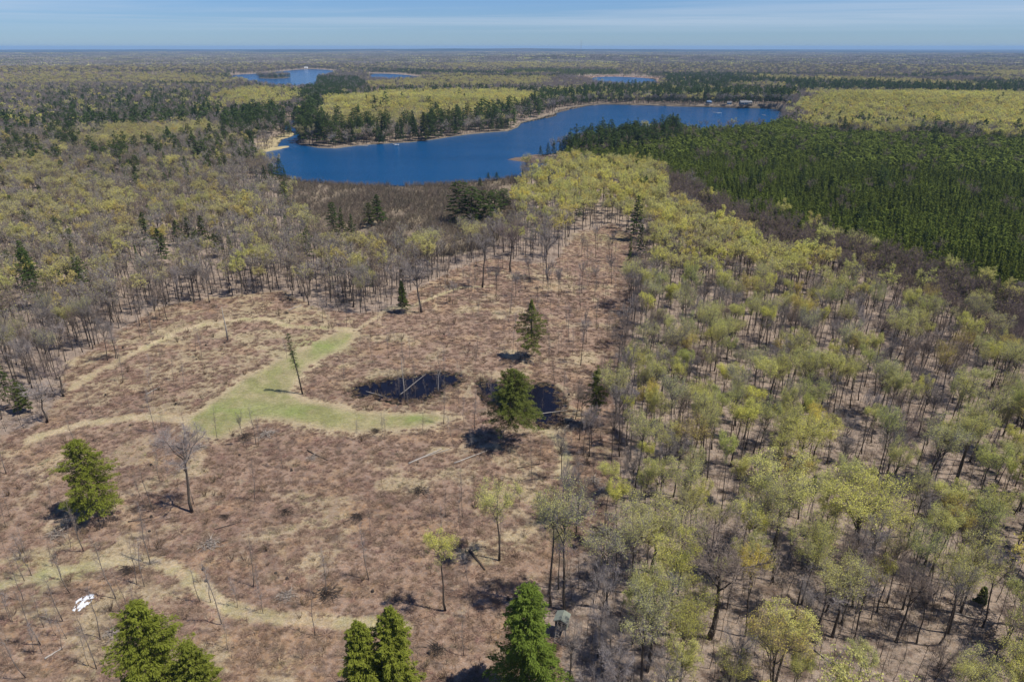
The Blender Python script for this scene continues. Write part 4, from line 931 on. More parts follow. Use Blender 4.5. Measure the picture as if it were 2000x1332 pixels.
# individuals out of the sampled woods: the ones that show largest; the rest one mass per kind
NAMES = {0: 'budding_tree', 1: 'bare_tree', 2: 'conifer_tree', 3: 'plantation_pine', 4: 'alder_shrub'}
def framed(A_, pad=20):
    u, v = proj(A_[:, 0], A_[:, 1], A_[:, 2] + 9); return (u > -pad) & (u < 2000 + pad) & (v < 1332 + 60) & (v > 0)
LEFT = {}
TAKE = {0: 285, 1: 222, 2: 230, 3: 295, 4: 120}
GROUPS = {0: 'budding hardwoods of the woods round the clearing', 1: 'bare hardwoods of the woods round the clearing', 2: 'conifers scattered through the far woods', 3: 'young pines along the near edge of the plantation', 4: 'alder shrubs of the marsh'}
for q, A_ in ALL.items():
    D = np.hypot(A_[:, 0], A_[:, 1]); fr = framed(A_)
    order = np.argsort(D + np.where(fr, 0, 1e6)); pick = order[:TAKE[q]]; pick = pick[fr[pick]]
    rest = np.ones(len(A_), bool); rest[pick] = False; LEFT[q] = A_[rest]
    for i in pick:
        x, y, z = A_[i, :3]; d = D[i]
        if q in (0, 1):
            lib = 'budding' if q == 0 else 'bare'; v_ = rs.randint(len(LIB[lib])); hh = rs.uniform(.74, 1.10); ww = hh * rs.uniform(.72, 1.10)
            if q == 1: hh *= .92; ww *= .85
            belt = bool(inside(PBELT, np.array([x]), np.array([y]))[0]) or (x > 150 and fbm(np.array([x / 25]), np.array([y / 25]), 13)[0] > .62)
            if q == 0: ti = int(rs.choice([0, 0, 1, 2, 3, 4, 5], p=[.24, .18, .12, .06, .10, .22, .08])); tn = BUDT[ti] * rs.uniform(.92, 1.08) * (np.array([.86, .83, 1.02]) if x < 0 else 1); desc = BUDN[ti] + ' budding tree'
            else: ti = 2 if belt else int(rs.choice([0, 1, 3], p=[.45, .25, .3])); tn = BART[ti] * rs.uniform(.9, 1.1); desc = BARN[ti] + ' bare tree'
            o = tree_thing(NAMES[q], lib, v_, x, y, z, rs.uniform(0, 6.28), ww, hh, tn)
            o.rotation_euler.x = rs.normal() * .035; o.rotation_euler.y = rs.normal() * .035 + (.05 if x > 30 else 0)
            sz = 'tall' if hh * HWH[v_] > 19 else ('small' if hh * HWH[v_] < 16 else 'mid-sized')
            key, dd = make_label(desc, x, y, sz); PENDING.append((o, key, dd)); tag(o, None, 'tree', GROUPS[q])
        else:
            lib = {2: 'conifer1', 3: 'pine1', 4: 'shrub1'}[q]; v_ = rs.randint(len(LIB[lib])); hh = rs.uniform(.6, 1.1) if q == 2 else rs.uniform(.82, 1.15); ww = hh * rs.uniform(.8, 1.1)
            tn = {2: np.array([.64, .76, .85]), 3: np.array([1.10, 1.12, .92]), 4: np.array([1, 1, 1])}[q] * rs.uniform(.85, 1.15)
            if q == 4: o = link(NAMES[q], LIB[lib][v_], None, (x, y, z - .05)); o.rotation_euler.z = rs.uniform(0, 6.28); o.scale = (ww * 1.3, ww * 1.3, hh); o['tint'] = [float(k) for k in tn]
            else: o = tree_thing(NAMES[q], lib + 'p', v_, x, y, z - .05, rs.uniform(0, 6.28), ww, hh, tn)
            if q == 2: sz = 'tall' if hh > .95 else ('small' if hh < .75 else 'mid-sized'); desc = 'dark ' + ['cone-shaped', 'rounded', 'ragged', 'slim', 'broad'][v_] + ' conifer'; key, dd = make_label(desc, x, y, sz); PENDING.append((o, key, dd)); tag(o, None, 'conifer', GROUPS[q])
            else:
                sz = 'tall' if hh > 1.03 else ('short' if hh < .9 else 'mid-height'); key, dd = make_label({3: 'young plantation pine', 4: 'leafless brown alder shrub'}[q], x, y, sz); PENDING.append((o, key, dd)); tag(o, None, {3: 'pine', 4: 'shrub'}[q], GROUPS[q])

MASS = {0: ('budding_woodland', 'far budding hardwoods merging into yellow-green canopy', 'woodland'), 1: ('bare_woodland', 'far leafless hardwoods merging into grey canopy', 'woodland'), 2: ('conifer_woodland', 'far dark conifers scattered over the woodland', 'woodland'), 3: ('pine_plantation', 'dense green pine plantation sloping to the lake', 'plantation'), 4: ('alder_thicket', 'brown leafless alder thicket between wood and lake', 'thicket')}
for q, A_ in LEFT.items():
    n_ = len(A_); X, Y, Z, lod = A_[:, 0], A_[:, 1], A_[:, 2], A_[:, 3].astype(int)
    D = np.hypot(X, Y)
    key = {0: 'budding', 1: 'bare', 2: 'conifer', 3: 'pine', 4: 'shrub'}[q]
    L1, L2 = LIB[key + '1'], LIB[key + '2']; meshes = L1 + L2
    pick = np.where(lod < 2, rs.randint(0, len(L1), n_), len(L1) + rs.randint(0, len(L2), n_))
    hh = rs.uniform(.72, 1.1, n_) if q != 3 else rs.uniform(.72, 1.22, n_)
    if q == 2: hh = rs.uniform(.55, 1.1, n_) * (1 - .12 * sst(900, 2500, D))
    if q == 2: hh = hh * np.where(inside(poly(TALLPINE), X, Y) | inside(poly(PENSH), X, Y) | inside(poly(NSHORE), X, Y) | inside(poly(CROSS), X, Y), 1.3, 1)
    if q == 2: hh = hh * np.where((X < 0) & (D < 1100), 1.22, 1)
    if q == 1: hh = hh * .92
    ww = hh * rs.uniform(.9, 1.22, n_) * (1 + .35 * sst(2300, 3300, D)) * (1.2 if q == 2 else 1)
    if q == 3: ww = ww * 1.12
    if q == 4: ww *= 1.3; hh *= rs.uniform(.7, 1.3, n_)
    pn = fbm(X / 60, Y / 45, 41)
    if q == 0:
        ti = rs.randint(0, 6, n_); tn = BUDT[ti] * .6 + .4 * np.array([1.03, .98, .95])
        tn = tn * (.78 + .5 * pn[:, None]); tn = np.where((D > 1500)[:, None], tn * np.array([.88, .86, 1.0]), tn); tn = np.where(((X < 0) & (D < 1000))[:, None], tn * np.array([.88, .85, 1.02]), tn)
    elif q == 1:
        ti = rs.choice([0, 1, 3], n_); tn = BART[ti]
        bl = inside(PBELT, X, Y) | ((X > 150) & (D < 400) & (pn > .55)); tn = np.where(bl[:, None], BART[2], tn)
        tn = np.where((inside(PPLANT, X, Y))[:, None], BART[2] * 1.1, tn)
        pale = inside(poly(PENSH), X, Y) | inside(poly(NSHORE), X, Y); tn = np.where(pale[:, None], tn * 1.25, tn)
    elif q == 2: tn = np.tile([.58, .72, .85], (n_, 1)) * rs.uniform(.75, 1.2, (n_, 1))
    elif q == 3: tn = np.tile([1.18, 1.24, 1.04], (n_, 1)) * (rs.uniform(.8, 1.2, (n_, 1))) * (.70 + .6 * fbm(X / 28, Y / 28, 19)[:, None])
    else: tn = tints(np.array([1., 1., 1.]), n_, .15) * (.8 + .4 * pn[:, None])
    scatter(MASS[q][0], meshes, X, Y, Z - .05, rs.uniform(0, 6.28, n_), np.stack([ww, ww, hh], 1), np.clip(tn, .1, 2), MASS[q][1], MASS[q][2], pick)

# understorey: slender poles of the woods and low brush, thin stems between the large trees
X, Y = grid_pts(60, 330, 2.6); dens, M, B, C, P, S = cover(X, Y)
k = (dens > .5) & (P < .1) & (S < .1) & (rs.uniform(size=X.shape) < .55) & ~in_water(X, Y, 3); X = X[k]; Y = Y[k]; n_ = len(X)
sapm = [merged(*sapling(H=h, tw=22, r0=.055), [M_bark], [M_twig]) for h in (9, 12, 7, 10)]
hh = rs.uniform(.6, 1.25, n_)
scatter('understorey_poles', sapm, X, Y, height(X, Y), rs.uniform(0, 6.28, n_), np.stack([hh] * 3, 1), tints(np.array([1., .95, .9]), n_), 'slender bare understorey stems filling the woods', 'undergrowth')
# low dead bracken and grass tufts that give the clearing its nap
def tuft(n_, R, H, w_, m_, lay=.5):
    C = MB(); an = rs.uniform(0, 6.28, n_); r_ = rs.uniform(0, .5, n_) * R
    A = np.stack([np.cos(an) * r_, np.sin(an) * r_, np.full(n_, -.02)], 1)
    an2 = an + rs.normal(size=n_) * .8 * 1.0; l_ = rs.uniform(.4, 1, n_) * R
    Bp = A + np.stack([np.cos(an2) * l_, np.sin(an2) * l_, H * rs.uniform(.15, 1, n_)], 1)
    C.slivers(A, Bp, rs.uniform(.6, 1.4, n_) * w_); return C.mesh('tuft', [m_])
brk = [tuft(64, .8, .34, .055, M_bracken) for _ in range(4)] + [tuft(50, .6, .3, .05, M_straw) for _ in range(2)]
X, Y = grid_pts(64, 300, 1.15)
inc = inside(PCLEAR, X, Y); wt = in_water(X, Y, .4); mdw = inside(MP, X, Y)
pd = np.full(X.shape, 99.)
for P, wd, g_ in PATHS: pd = np.minimum(pd, dist_line(poly(P), X, Y) - wd)
wd_ = (X > -200) & (rs.uniform(size=X.shape) < .3) & ~inc & ~wt & (np.hypot(X, Y) < 235)
XW, YW = X[wd_], Y[wd_]
k = inc & ~wt & ~mdw & (pd > -.1) & (rs.uniform(size=X.shape) < np.where(Y < 200, .62, .5)); X = X[k]; Y = Y[k]; n_ = len(X)
st = sst(.54, .68, .55 * fbm(X / 14, Y / 14, 61) + .45 * fbm(X / 5 + 3, Y / 5, 62)) > rs.uniform(.35, .95, n_)
pick = np.where(st, 4 + rs.randint(0, 2, n_), rs.randint(0, 4, n_)); hh = rs.uniform(.4, 1.0, n_) ** 1.5 * 1.7
bt = tints(np.array([.97, .97, .98]), n_, .12) * (.85 + .3 * fbm(X / 6, Y / 6, 88))[:, None]
scatter('dead_bracken', brk, X, Y, height(X, Y) + .05, rs.uniform(0, 6.28, n_), np.stack([hh * 1.1, hh * 1.1, hh], 1), np.clip(bt, .3, 2), 'flattened dead bracken and straw grass over the clearing', 'bracken', pick)

X, Y = grid_pts(300, 430, 1.9, 42); k = inside(PCLEAR, X, Y); X = X[k]; Y = Y[k]; n_ = len(X); hh = rs.uniform(1.0, 1.8, n_)
scatter('dead_bracken', brk, X, Y, height(X, Y) + .05, rs.uniform(0, 6.28, n_), np.stack([hh, hh, hh * .7], 1), tints(np.array([.95, .93, .95]), n_, .10), 'dead bracken thinning out in the far end of the clearing', 'bracken')
n_ = len(XW); hh = rs.uniform(.7, 1.5, n_)
lit = [tuft(30, .9, .35, .05, M_shrub) for _ in range(3)] + [tuft(26, .7, .7, .035, M_twig) for _ in range(3)]
scatter('woodland_litter', lit, XW, YW, height(XW, YW) + .04, rs.uniform(0, 6.28, n_), np.stack([hh] * 3, 1), tints(np.array([.95, .9, .85]), n_, .3), 'twigs and dead stalks littering the woodland floor', 'litter')

# small brush breaking up the clearing and the pool margins
X, Y = grid_pts(70, 300, 2.4); d1 = np.full(X.shape, 99.)
for k_ in ('clearing_pond', 'hemlock_pond'): d1 = np.minimum(d1, dist_line(PW[k_], X, Y, True))
pr_ = .25 * sst(.52, .68, fbm(X / 9, Y / 9, 95)) + .03 + .45 * (1 - sst(.5, 3.0, d1)) * ~in_water(X, Y, 0) + .12 * in_water(X, Y, 0)
k = inside(PCLEAR, X, Y) & ~inside(MP, X, Y) & (rs.uniform(size=X.shape) < pr_); X = X[k]; Y = Y[k]; n_ = len(X); hh = rs.uniform(.25, .75, n_)
scatter('low_brush', LIB['shrub1'] + sapm[2:3], X, Y, height(X, Y) - .05, rs.uniform(0, 6.28, n_), np.stack([hh * 1.1, hh * 1.1, hh], 1), tints(np.array([.95, .85, .75]), n_, .25), 'low brown brush and seedlings over the clearing and round its pools', 'brush')
rim = []
for k_ in ('clearing_pond', 'hemlock_pond'):
    P = PW[k_]
    for i in range(len(P)):
        a_, b_ = P[i], P[(i + 1) % len(P)]; m_ = int(np.linalg.norm(b_ - a_) * 3.0) + 1
        for j in range(m_): rim.append(a_ + (b_ - a_) * (j + rs.uniform()) / m_ + rs.normal(size=2) * np.array([.9, .9]))
rim = np.array(rim); n_ = len(rim); hh = rs.uniform(.4, 1.1, n_)
scatter('pool_edge_grass', brk, rim[:, 0], rim[:, 1], height(rim[:, 0], rim[:, 1]) - .02, rs.uniform(0, 6.28, n_), np.stack([hh, hh, hh * 1.4], 1), tints(np.array([.75, .75, .65]), n_, .3), 'dead sedge tufts along the rims of the two pools', 'sedge')

# far woods beyond 4 km: groves of crowns
def grove(col='mix'):
    C = MB(); n_ = 55
    for k in range(n_):
        x, y = rs.uniform(-45, 45, 2); con = rs.uniform() < {'c': .75, 'b': .12, 'm': .05}[col]
        h_ = rs.uniform(13, 20); r_ = rs.uniform(4.5, 7) if not con else rs.uniform(2.8, 4)
        m_ = 2 if con else ((1 if rs.uniform() < .8 else 0) if col == 'm' else 0)
        s_ = 5; an = rs.uniform(0, 6.28)
        V = [(x + r_ * rs.uniform(.7, 1.1) * math.cos(an + a_ * 1.2566), y + r_ * rs.uniform(.7, 1.1) * math.sin(an + a_ * 1.2566), h_ * rs.uniform(.35, .65) if not con else 1) for a_ in range(5)]
        V += [(x + r_ * .5 * math.cos(an + .6 + a_ * 1.2566), y + r_ * .5 * math.sin(an + .6 + a_ * 1.2566), h_ * rs.uniform(.85, 1)) for a_ in range(5)] if not con else []
        V.append((x, y, h_ * (1 if not con else 1.15)))
        t_ = len(V) - 1
        if con: Fc = [(a_, (a_ + 1) % 5, t_) for a_ in range(5)]
        else: Fc = [(a_, (a_ + 1) % 5, 5 + (a_ + 1) % 5, 5 + a_) for a_ in range(5)] + [(5 + a_, 5 + (a_ + 1) % 5, t_) for a_ in range(5)]
        C.add(V, Fc, m_)
    return C.mesh('grove', [M_twig, M_bud, M_needle])
gm = [grove('b'), grove('b'), grove('b'), grove('m'), grove('m'), grove('c'), grove('c')]
PX = []; 
for D0, D1, s in ((4150, 7000, 62), (7000, 13000, 105)):
    X, Y = grid_pts(D0, D1, s, 37); PX.append(np.stack([X, Y, np.full(len(X), 1.0 if s < 90 else 1.5)], 1))
A_ = np.concatenate(PX); X, Y = A_[:, 0], A_[:, 1]; n_ = len(X)
dens, M, B, C, P, S = cover(X, Y); wt = in_water(X, Y, 60)
C = C + .25 * sst(.5, .6, fbm(X / 300, Y / 200, 45))
r_ = rs.uniform(size=n_) * (M + B + C + P)
pick = np.where(r_ < M, 3 + rs.randint(0, 2, n_), np.where(r_ < M + B, rs.randint(0, 3, n_), 5 + rs.randint(0, 2, n_)))
k = ~wt
scatter('horizon_woodland', gm, X[k], Y[k], height(X[k], Y[k]) - .5, rs.uniform(0, 6.28, n_)[k], np.stack([A_[:, 2], A_[:, 2], np.ones(n_)], 1)[k], np.clip(tints(np.array([.85, .85, .85]), n_, .12), .2, 2)[k], 'woods reaching away to the horizon, blue with distance', 'woodland', pick[k])

# ------------------------------------------------------------------ thin poles and saplings standing in the clearing
G_S = 'thin bare saplings and dead poles in the clearing'
spots = [(700, 862), (745, 855), (752, 858), (822, 850), (868, 828), (885, 872), (920, 885), (928, 840), (760, 700), (728, 708), (704, 690), (764, 740), (790, 738), (776, 772), (812, 782), (835, 780), (852, 758), (862, 748), (740, 640), (672, 752), (800, 700), (895, 735), (905, 835), (1072, 700), (1086, 790), (1102, 785), (1110, 800), (1095, 690), (1140, 690), (1165, 640), (1180, 600),
         (500, 868), (505, 870), (288, 800), (300, 770), (240, 745), (180, 810), (60, 1106), (138, 1070), (165, 1078), (136, 1158), (66, 1278), (255, 1232), (270, 1205), (268, 1142), (280, 1145), (498, 1145), (506, 1146), (448, 1268), (440, 1245), (640, 1165), (380, 985), (302, 1000), (870, 1010), (895, 1020), (905, 1010), (845, 1015), (1015, 990), (1120, 935), (1128, 948), (905, 1280), (1015, 805), (960, 790), (1175, 860),
         (560, 700), (315, 720), (360, 760), (395, 700), (1210, 605), (1030, 620), (1040, 560), (905, 540), (1095, 575), (860, 640), (930, 700), (985, 700), (1060, 640), (715, 590), (1130, 620), (1150, 560), (1200, 500), (640, 640), (1005, 790), (1188, 745), (1025, 840), (340, 1260), (590, 1290), (615, 1240), (20, 1010), (25, 1215), (110, 1240)]
for _s in range(185):
    for _t in range(40):
        u, v = (rs.uniform(0, 1230), rs.uniform(480, 1330)) if _s < 105 else (rs.uniform(820, 1235), rs.uniform(440, 720))
        x, y = flat(u, v)
        if inside(PCLEAR, np.array([x]), np.array([y]))[0] and not inside(MP, np.array([x]), np.array([y]))[0] and rs.uniform() < (1.0 if (u > 1000 and v < 900) or u < 350 or v < 640 else .22): break
    spots.append((u, v))
for (u, v) in spots:
    x, y, z = at(u, v); v_ = rs.randint(5); hh = rs.uniform(.55, 1.25)
    inw = in_water(np.array([x]), np.array([y]), .5)[0]
    o = empty('sapling', (x, y, z - (.2 if inw else 0)), rs.uniform(0, 6.28), (hh * 1.05, hh * 1.05, hh)); link('trunk', LIB['sapling'][v_][0], o); c_ = link('branches', LIB['sapling'][v_][1], o); ti = rs.randint(3); c_['tint'] = [float(k) for k in BART[(0, 1, 3)[ti]] * rs.uniform(.85, 1.1)]
    o.rotation_euler.x = rs.normal() * .06; o.rotation_euler.y = rs.normal() * .06
    key, dd = make_label('thin ' + ('grey', 'silvery', 'brown')[ti] + ' sapling', x, y, 'tall' if hh > 1 else ('short' if hh < .75 else 'mid-height')); PENDING.append((o, key, dd)); tag(o, None, 'sapling', G_S)

# bare trees left standing in the upper clearing and straggling out from its edges
for _s in range(64):
    for _t in range(60):
        if _s < 26: u, v = rs.uniform(840, 1235), rs.uniform(450, 600)
        elif _s < 44: u, v = rs.uniform(1090, 1215), rs.uniform(600, 1060)
        else: u, v = rs.uniform(60, 760), rs.uniform(575, 760)
        x, y = flat(u, v); xa, ya = np.array([x]), np.array([y])
        if inside(PCLEAR, xa, ya)[0] and not inside(MP, xa, ya)[0] and not in_water(xa, ya, 1)[0] and (_s < 44 or dist_line(PCLEAR, xa, ya, True)[0] < 14): break
    x, y, z = at(u, v); v_ = rs.randint(5); hh = rs.uniform(.5, .85); ti = int(rs.choice([0, 1, 3]))
    o = tree_thing('bare_tree', 'bare', v_, x, y, z, rs.uniform(0, 6.28), hh * rs.uniform(.55, .9), hh, BART[ti] * rs.uniform(.9, 1.1)); o.rotation_euler.x = rs.normal() * .05; o.rotation_euler.y = rs.normal() * .05
    key, dd = make_label(BARN[ti] + ' bare clearing tree', x, y, 'small' if hh < .62 else ('tall' if hh > .76 else 'mid-sized')); PENDING.append((o, key, dd)); tag(o, None, 'tree', 'bare trees left standing in the clearing')

# fallen logs, brush heaps and stumps
def log_thing(u1, v1, u2, v2, r_, m_, label, lift=.15, name='fallen_log'):
    x1, y1, z1 = at(u1, v1); x2, y2, z2 = at(u2, v2); Lg = math.hypot(x2 - x1, y2 - y1)
    T = MB(); n_ = 6; t_ = np.linspace(0, 1, n_)
    P = np.stack([t_ * Lg, np.cumsum(rs.normal(size=n_)) * .06, lift + np.abs(rs.normal(size=n_)) * .05 + t_ * (z2 - z1)], 1); T.tube(P, np.linspace(r_, r_ * .45, n_), 6)
    o = empty(name, (x1, y1, z1), math.atan2(y2 - y1, x2 - x1)); link('trunk', T.mesh('log', [m_], True), o)
    for k in range(4):
        B = MB(); f = rs.uniform(.45, .98); p_ = np.array([f * Lg, 0, lift + f * (z2 - z1)]); e = p_ + np.array([rs.uniform(.3, 1.3), rs.uniform(-1.2, 1.2), rs.uniform(.1, .9)]); B.tube([p_, e], [r_ * .3, .015], 4, cap=False); link('branch', B.mesh('log_branch', [m_]), o); tag(o, label, 'log', 'fallen logs in and around the clearing'); return o
for a_ in [(798, 906, 862, 877, .26, M_barkpale, 'long pale fallen log below the meadow, pointing at the round hemlock'), (887, 906, 952, 881, .22, M_barkpale, 'pale fallen log beneath the round hemlock shadow'), (818, 897, 880, 878, .14, M_barkpale, 'thin pale log between the two longer pale ones'), (1042, 811, 1108, 802, .15, M_barkpale, 'pale dead trunk lying across the end of the hemlock pool'),
           (288, 770, 312, 756, .2, M_barkpale, 'short pale log in the loop of the upper trail'), (564, 606, 590, 597, .2, M_barkpale, 'short bleached log at the grey wood edge'), (88, 1288, 122, 1268, .2, M_barkpale, 'pale stick-like log in the bottom corner of the clearing'), (917, 1076, 950, 1112, .34, M_darkwood, 'dark charred trunk fallen beside the lone golden tree'),
           (250, 1020, 300, 1010, .16, M_darkwood, 'dark fallen stem left of the swept bare tree'), (600, 880, 640, 900, .16, M_darkwood, 'dark rotting stem under the meadow tip'), (715, 765, 760, 778, .14, M_barkpale, 'thin log lying in the long dark pool'), (1300, 1210, 1370, 1180, .28, M_darkwood, 'dark thick log by the great bare tree'), (1590, 1270, 1650, 1320, .14, M_dead, 'thin grey log below the leaning silver tree'),
           (1400, 1000, 1460, 985, .2, M_darkwood, 'dark log in the right-hand wood under golden crowns'), (1010, 915, 1060, 905, .13, M_darkwood, 'short dark stem below the hemlock pool'), (1850, 1195, 1930, 1215, .2, M_dead, 'grey log between the leaning trunks at the right'), (420, 1035, 470, 1020, .12, M_darkwood, 'thin dark stem right of the swept bare tree'), (1230, 1160, 1300, 1150, .2, M_darkwood, 'dark fallen stem beside the low-forked tree')]:
    log_thing(*a_)
# bent white birches leaning over the long pool
for (u, v, vt, lx, lb) in [(790, 782, 700, 0, 'white dead birch upright in the long dark pool'), (856, 770, 722, 1, 'white dead birch at the wide end of the long pool')]:
    x, y, z = at(u, v); H = tall(u, v, vt); T = MB(); P = np.array([(0, 0, -.3), (.1, 0, H * .35), (-.1 + lx * .4, 0, H * .75), (lx, 0, H)]); T.tube(P, [.2, .16, .1, .03], 6)
    o = empty('dead_birch', (x, y, z - .1)); link('trunk', T.mesh('birch', [M_barkpale], True), o)
    Tq, C = sapling(H=H, tw=30); link('branches', C.mesh('birch_branches', [M_barkpale]), o); tag(o, lb, 'dead birch')
log_thing(783, 778, 832, 738, .11, M_barkpale, 'bent white birch arching low across the long pool', 1.4, 'dead_birch')
hm = []
for k in range(4):
    C = MB(); n_ = 130; an = rs.uniform(0, 6.28, n_); r_ = rs.uniform(0, 1.3, n_); A0 = np.stack([np.cos(an) * r_, np.sin(an) * r_, rs.uniform(0, .8, n_) * (1.3 - r_) / 1.0 + .03], 1); d = unit(np.stack([rs.normal(size=n_), rs.normal(size=n_), rs.normal(size=n_) * .25], 1)); A1 = A0 + d * rs.uniform(.6, 1.8, (n_, 1)); A1[:, 2] = np.clip(A1[:, 2], .02, 1.3); C.slivers(A0, A1, rs.uniform(.04, .12, n_)); hm.append(C.mesh('brush', [M_darkwood, M_dead][k % 2:k % 2 + 1]))
heaps = [(480, 855), (520, 850), (735, 842), (610, 895), (1100, 830), (1115, 835), (560, 612), (660, 595), (675, 590), (705, 588), (930, 520), (1010, 545), (345, 790), (220, 1240), (250, 1115), (560, 1165), (640, 1160), (700, 1285), (855, 1270), (1160, 940), (1150, 905), (1175, 960), (440, 1010), (410, 1065), (560, 1000), (300, 1100), (1800, 1010), (1830, 1000), (1860, 1012), (1880, 990), (1845, 985), (1810, 990), (1900, 1010), (390, 875), (700, 1010), (110, 1045), (820, 960)]
for i, (u, v) in enumerate(heaps):
    x, y, z = at(u, v); o = link('brush_heap', hm[i % 4], None, (x, y, z)); s_ = rs.uniform(.7, 1.5); o.scale = (s_ * 1.4, s_, s_); o.rotation_euler.z = rs.uniform(-.5, .5)
    key, dd = make_label(('black', 'grey')[i % 2] + ' brush heap', x, y, 'large' if s_ > 1.2 else ('low' if s_ < .9 else 'loose')); PENDING.append((o, key, dd)); tag(o, None, 'brush heap', 'brush heaps left from logging')
stm = []
for k in range(3):
    T = MB(); hgt = (.3, .45, .6)[k]; T.tube([(0, 0, -.1), (0, 0, hgt * .3), (.03, 0, hgt)], [.42, .3, .26], 8); stm.append(T.mesh('stump', [M_darkwood], False))
for i in range(34):
    for _t in range(30):
        u, v = rs.uniform(200, 1200), rs.uniform(520, 1320); x, y = flat(u, v)
        if inside(PCLEAR, np.array([x]), np.array([y]))[0] and not inside(MP, np.array([x]), np.array([y]))[0] and not in_water(np.array([x]), np.array([y]), 1)[0]: break
    x, y, z = at(u, v); o = link('stump', stm[i % 3], None, (x, y, z)); o.rotation_euler.z = i
    key, dd = make_label(('low', 'knee-high', 'higher')[i % 3] + ' dark stump', x, y, 'rotting'); PENDING.append((o, key, dd)); tag(o, None, 'stump', 'dark stumps across the clearing')

# snow remnant
x, y, z = at(160, 1180); S_b = MB()
nx_, ny_ = 44, 60; gx, gy = np.meshgrid(np.linspace(-2.6, 2.6, nx_), np.linspace(-4.4, 4.4, ny_), indexing='ij')
hh = fbm(gx * 1.1 + 5, gy * .9, 99, 4) - .42 - .10 * ((gx - gy * .25) / 1.7) ** 2 - .05 * (gy / 2.6) ** 4
zg = np.where(hh > 0, .06 + np.sqrt(np.clip(hh, 0, 1)) * .55, -1)
V = np.stack([gx, gy, zg], -1).reshape(-1, 3); V[:, 2] = np.maximum(V[:, 2], .0) + height(V[:, 0] + x, V[:, 1] + y) - z + .18
Fc = []
for i in range(nx_ - 1):
    for j in range(ny_ - 1):
        ids = (i * ny_ + j, (i + 1) * ny_ + j, (i + 1) * ny_ + j + 1, i * ny_ + j + 1)
        if sum(zg.ravel()[q] > 0 for q in ids) >= 3: Fc.append(ids)
S_b.add(V, Fc); o = link('snow_patch', S_b.mesh('snow', [M_snow], True), None, (x, y, z)); o.scale = (.55, .66, .6); tag(o, 'ragged patch of old white snow on the bracken below the grass trail', 'snow patch')

# ------------------------------------------------------------------ hunting blind
x, y, z = at(1097, 1236); bl = empty('hunting_blind', (x, y, z), -.35); tag(bl, 'grey-green hunting blind on stilts between dense conifer and budding trees', 'hunting blind')
W2, D2, Hb, Z0 = 1.0, 1.0, 1.9, 1.9
for sx in (-1, 1):
    for sy in (-1, 1):
        q = MB(); q.box((sx * (W2 - .08), sy * (D2 - .08), Z0 / 2 - .15), (.12, .12, Z0 + .3)); link('leg', q.mesh('blind_leg', [M_dead]), bl)
q = MB(); q.box((0, 0, Z0 + .05), (2 * W2 + .1, 2 * D2 + .1, .1)); link('floor', q.mesh('blind_floor', [M_blind]), bl)
def wall_(name, c, d, rz):
    q = MB(); n_ = 5
    for k in range(n_): q.box((c[0] + math.cos(rz) * (k - 2) * d / n_, c[1] + math.sin(rz) * (k - 2) * d / n_, c[2]), (d / n_ - .015, .05, c[3]), rz=rz)
    return link(name, q.mesh('blind_wall', [M_blind]), bl)
wall_('wall', (0, -D2, Z0 + .1 + .35, .7), 2 * W2, 0); wall_('wall', (0, -D2, Z0 + 1.65, .3), 2 * W2, 0)
wall_('wall', (W2, 0, Z0 + .95, 1.7), 2 * D2, math.pi / 2); wall_('wall', (-W2, 0, Z0 + .95, 1.7), 2 * D2, math.pi / 2); wall_('wall', (0, D2, Z0 + .95, 1.7), 2 * W2, 0)
q = MB(); q.box((0, -D2 + .3, Z0 + 1.15), (2 * W2 - .15, .03, .85)); link('shade_panel', q.mesh('blind_shade_panel', [M_dark]), bl)  # near-black panel behind the wall gap, standing in for shade inside
for sx in (-1, 1):
    q = MB(); V = [(0, -D2 - .25, Z0 + 2.35), (0, D2 + .25, Z0 + 2.35), (sx * (W2 + .25), D2 + .25, Z0 + 1.8), (sx * (W2 + .25), -D2 - .25, Z0 + 1.8)]
    V += [(a_, b_, c_ - .06) for a_, b_, c_ in V]; V = [(a_ + sx * .02, b_, c_) for a_, b_, c_ in V]
    q.add(V, [(0, 1, 2, 3), (7, 6, 5, 4), (0, 3, 7, 4), (1, 5, 6, 2), (2, 6, 7, 3), (0, 4, 5, 1)]); link('roof_panel', q.mesh('blind_roof', [M_blindroof]), bl)
ld = empty('ladder', (0, 0, 0)); ld.parent = bl
for sx in (-.28, .28):
    q = MB(); q.tube([(sx - .4, -D2 - 1.5, 0), (sx - .4, -D2 - .08, Z0)], [.05, .05], 5); link('rail', q.mesh('rail', [M_barkpale]), ld)
for k in range(6):
    f = (k + .6) / 6.4; q = MB(); q.box((-.4, -D2 - 1.5 + 1.42 * f, Z0 * f), (.62, .09, .06)); link('rung', q.mesh('rung', [M_barkpale]), ld)

